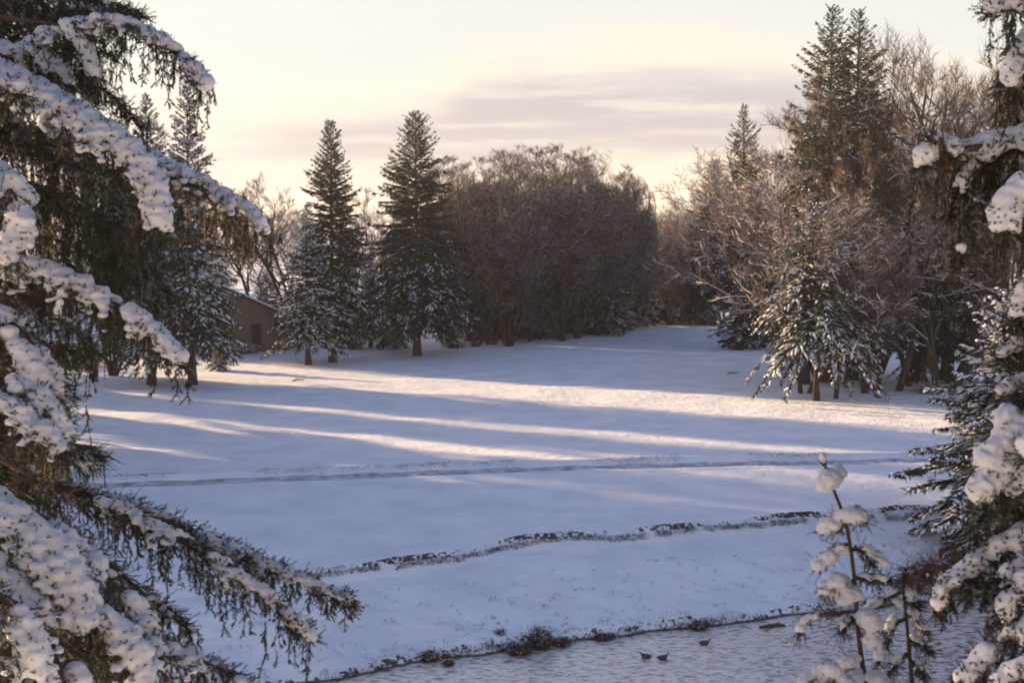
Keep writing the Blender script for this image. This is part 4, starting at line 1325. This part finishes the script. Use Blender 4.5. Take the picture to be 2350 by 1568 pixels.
xe = g.uniform(-12, 30, 3000)
msk = np.array([noise.noise(Vector((x * .9, 7.0, 0))) for x in xe]) > -.42
xe = xe[msk]
ye = np.interp(xe, eP[:, 0], eP[:, 1]) - g.uniform(.12, .50, len(xe))
tufts(mb, xe, ye, .15, 5, .07)
link_g = link('dead_grass', mb.mesh('dead_grass', M_GRASS))
tag(link_g, 'fringe of dead grass poking out of the snow along the bank edge', None, kind='stuff')
mb = MB()
xe = g.uniform(-14, 34, 2200)
ws = np.interp(xe, wP[:, 0], wP[:, 1])
es = np.interp(xe, eP[:, 0], eP[:, 1])
tt = g.uniform(0, 1, len(xe)) ** 2.2
ye = ws + .1 + (es - ws) * tt * .7
kp = np.array([noise.noise(Vector((x * .9, y * 1.3, 3))) for x, y in zip(xe, ye)]) > -.04
tufts(mb, xe[kp], ye[kp], .13, 6, .07)
xe = g.uniform(-16, 34, 1500)
ye = np.interp(xe, wP[:, 0], wP[:, 1]) + g.uniform(-.12, .25, len(xe))
tufts(mb, xe, ye, .20, 8, .10)
o = link('dead_grass', mb.mesh('dead_grass', M_GRASS))
tag(o, 'scattered dead weeds on the snowy slope down to the waterline', None, kind='stuff')
mb = MB()
xe = g.uniform(-30, 34, 700)
yy_ = g.uniform(60, 120, 700)
tufts(mb, xe, yy_, .07, 3, .12)
xe = g.uniform(-28, 30, 1500)
kp = np.array([noise.noise(Vector((x * .22, 1.0, 9))) for x in xe]) > -.05
xe = xe[kp]
tufts(mb, xe, np.interp(xe, PATH[:, 0], PATH[:, 1]) + 1.35 + g.normal(size=len(xe)) * .2, .16, 4, .12)
o = link('dead_grass', mb.mesh('dead_grass', M_GRASS))
tag(o, 'thin grass stems along the far side of the path and on the field', None, kind='stuff')


def shrub(x, y, r, h, seed, label, frost=.3, m=None, n=260, z=None):
    g_ = np.random.RandomState(seed)
    e = link('shrub', None, None, (x, y, gz(x, y) if z is None else z))
    tag(e, label, 'shrub', 'shrubs by the water')
    a_ = MB()
    O = np.zeros((n, 3))
    O[:, :2] = g_.normal(size=(n, 2)) * r * .35
    D = g_.normal(size=(n, 3)) * .55
    D[:, 2] = np.abs(D[:, 2]) + .7
    D = norm(D) * (h * g_.uniform(.4, 1.05, n))[:, None]
    D[:, :2] *= r / h * 1.1
    prisms(a_, O, O + D * .5, .012, .008, 3)
    for q in range(5):
        u = g_.uniform(.3, .9, n)
        P = O + D * u[:, None]
        d2 = norm(D + g_.normal(size=D.shape) * .5 * h) * (h * g_.uniform(.12, .35, n))[:, None]
        blades(a_, P, d2, np.full(n, .022), g_)
    link('twigs', a_.mesh('twigs', m or M_BARK), e)
    if frost:
        k = int(n * frost)
        P = (O + D * g_.uniform(.5, 1, n)[:, None])[:k]
        b_ = MB()
        w = g_.uniform(.03, .08, k) * max(h, .5)
        Vt = np.stack([P + np.array([[1, 0, 0]]) * w[:, None], P + np.array([[0, 1, 0]]) * w[:, None], P - np.array([[1, 0, 0]]) * w[:, None], P - np.array([[0, 1, 0]]) * w[:, None], P + np.array([[0, 0, .8]]) * w[:, None], P - np.array([[0, 0, .3]]) * w[:, None]], 1)
        Fc = (np.arange(k) * 6)[:, None, None] + np.array([(0, 1, 4), (1, 2, 4), (2, 3, 4), (3, 0, 4), (1, 0, 5), (2, 1, 5), (3, 2, 5), (0, 3, 5)])[None]
        b_.add(Vt.reshape(-1, 3), Fc.reshape(-1, 3))
        link('snow', b_.mesh('snow', M_SNOW, True), e)
    return e


def put(xp, yp, z=WZ):
    p = on(xp, yp, z)
    return p[0], p[1]


for k, (xp, yp, r, h, lab, fr) in enumerate([
        (1145, 1485, .28, .55, 'upright dark shrub at the waterline, left of the bushier one', .3), (1240, 1492, .5, .75, 'bushiest dark shrub at the waterline with snow on its twigs', .35),
        (1190, 1505, .5, .35, 'low dark shrub between the two taller ones at the waterline', .15), (1290, 1485, .4, .25, 'low tuft of shrub just right of the bushiest one', .1),
        (985, 1522, .35, .35, 'pale small shrub farthest left at the waterline', .5), (1030, 1532, .2, .18, 'tiny shrub next to the pale one', .1),
        (1385, 1472, .4, .22, 'flat dark shrub hanging over the dark waterline', .1), (1605, 1450, .3, .35, 'small upright shrub at the waterline below the weeds', .3)]):
    x_, y_ = put(xp, yp)
    shrub(x_, y_ + .15, r * 1.0, h * 1.15, 400 + k, lab, fr, z=WZ + .02, n=420)
M_RED = mat('red twigs', (.10, .045, .035), (.17, .08, .055), 3, .9)
for k, (xp, yp, r, h, lab) in enumerate([(2135, 1335, 1.2, 1.3, 'reddish bare shrub on the bank left of the near right boughs'), (2190, 1330, 1.3, 1.6, 'taller reddish shrub half behind the near right boughs'), (2090, 1345, .8, .7, 'low reddish shrub next to the smaller sapling top')]):
    p = on(xp, yp, -1.4)
    shrub(p[0], p[1], r, h, 450 + k, lab, .15, M_RED, 320)
for k, (xp, yp, r, h, lab) in enumerate([(560, 812, 1.6, 1.3, 'snow capped shrub at the foot of the house wall'), (170, 848, 1.8, 1.6, 'sunlit frosted shrub at the far left of the field'), (205, 842, 1.5, 1.1, 'low frosted shrub right beside the sunlit one at far left')]):
    p = on(xp, yp, 0)
    shrub(p[0], p[1], r, h, 470 + k, lab, .8, M_TWIG2, 320)
p = on(2135, 905, 0)
shrub(p[0], p[1], 1.5, 1.0, 481, 'snow heaped low shrub among the trunks at right', .9, M_TWIG, 320)
p = on(1042, 801, 0)
shrub(p[0], p[1], .9, 1.0, 482, 'small dark shrub between the dense spruce and the grove', .1, M_BARK, 320)
for k, (xp, yp, lab) in enumerate([(686, 878, 'fallen branch lying on the sunlit snow at left'), (1682, 862, 'small fallen branch on the shaded snow at right')]):
    p = on(xp, yp, 0)
    g_ = np.random.RandomState(k)
    mb = MB()
    q0 = np.array((-.5, 0, .05))
    tube(mb, [q0, q0 + (.4, .05, .12), q0 + (.8, .1, .06), q0 + (1.1, 0, .16)], [.06, .05, .035, .012], 6)
    for q in range(4):
        a0 = q0 + np.array((.25 + q * .2, .05, .1))
        tube(mb, [a0, a0 + np.array((.12, g_.uniform(-.2, .2), g_.uniform(.08, .3)))], [.025, .008], 4)
    o = link('fallen_branch', mb.mesh('fallen_branch', M_BARK), None, (p[0], p[1], gz(p[0], p[1])))
    tag(o, lab, 'branch')


def lathe(mb, cs, mi=0, sides=10):
    """body from sections (x, z, half width, half height)"""
    V_, f_ = [], []
    for (x, z, w, h) in cs:
        for k in range(sides):
            a_ = 2 * math.pi * k / sides
            V_.append((x, math.cos(a_) * w, z + math.sin(a_) * h))
    for i_ in range(len(cs) - 1):
        for k in range(sides):
            j_ = (k + 1) % sides
            p, q, r_, s_ = i_ * sides + k, i_ * sides + j_, (i_ + 1) * sides + j_, (i_ + 1) * sides + k
            f_ += [(p, r_, q), (p, s_, r_)]
    mb.add(V_, f_, mi)


M_DUCK = mat('brown plumage', (.045, .032, .025), (.10, .072, .052), 14, .8)
M_BILL = mat('duck bill', (.25, .16, .03), None, rough=.5)
for k, (xp, yp, rz_k, lab) in enumerate([(1482, 1512, 2.9, 'left duck of the two swimming side by side'), (1521, 1515, .25, 'right duck of the two swimming side by side'), (1617, 1481, .1, 'lone duck nearer the far bank')]):
    x_, y_ = put(xp, yp)
    mb = MB()
    lathe(mb, [(-.26, .10, .003, .003), (-.22, .095, .035, .02), (-.15, .07, .085, .075), (-.03, .06, .11, .10), (.08, .06, .10, .095), (.14, .09, .065, .085),
               (.165, .13, .042, .055), (.18, .17, .040, .042), (.205, .20, .036, .034), (.235, .20, .028, .026), (.252, .195, .010, .010)])
    e = link('duck', mb.mesh('duck', M_DUCK, True), None, (x_, y_, WZ))
    e.rotation_euler = (0, 0, rz_k)
    tag(e, lab, 'duck', 'ducks on the river')
    mb = MB()
    lathe(mb, [(.245, .192, .016, .008), (.275, .186, .017, .006), (.30, .184, .012, .003)], 0, 6)
    link('bill', mb.mesh('bill', M_BILL, True), e)
x_, y_ = put(1760, 1441)
mb = MB()
g_ = np.random.RandomState(8)
for q in range(5):
    a_ = np.array((g_.uniform(-.5, .3), g_.uniform(-.15, .15), .02))
    tube(mb, [a_, a_ + (.25, .03, .05), a_ + (.55, .05, .0)], [.06, .07, .03], 6)
tag(link('driftwood', mb.mesh('driftwood', M_BARK), None, (x_, y_, WZ)), 'dark driftwood half sunk in the river near the bank', 'driftwood')


# ------------------------------------------------------------------ evening air
mb = MB()
box(mb, (-1650, -650, -4.2), (1650, 2500, 48))
hz = bpy.data.materials.new('evening haze')
hz.use_nodes = True
t_ = hz.node_tree
t_.nodes.remove(t_.nodes['Principled BSDF'])
pv = t_.nodes.new('ShaderNodeVolumePrincipled')
pv.inputs['Color'].default_value = (.92, .90, .92, 1)
pv.inputs['Density'].default_value = .00025
pv.inputs['Anisotropy'].default_value = .3
t_.links.new(pv.outputs[0], t_.nodes['Material Output'].inputs['Volume'])
tag(link('haze', mb.mesh('haze', hz)), 'faint warm evening haze over the field and the far trees', None, kind='stuff')
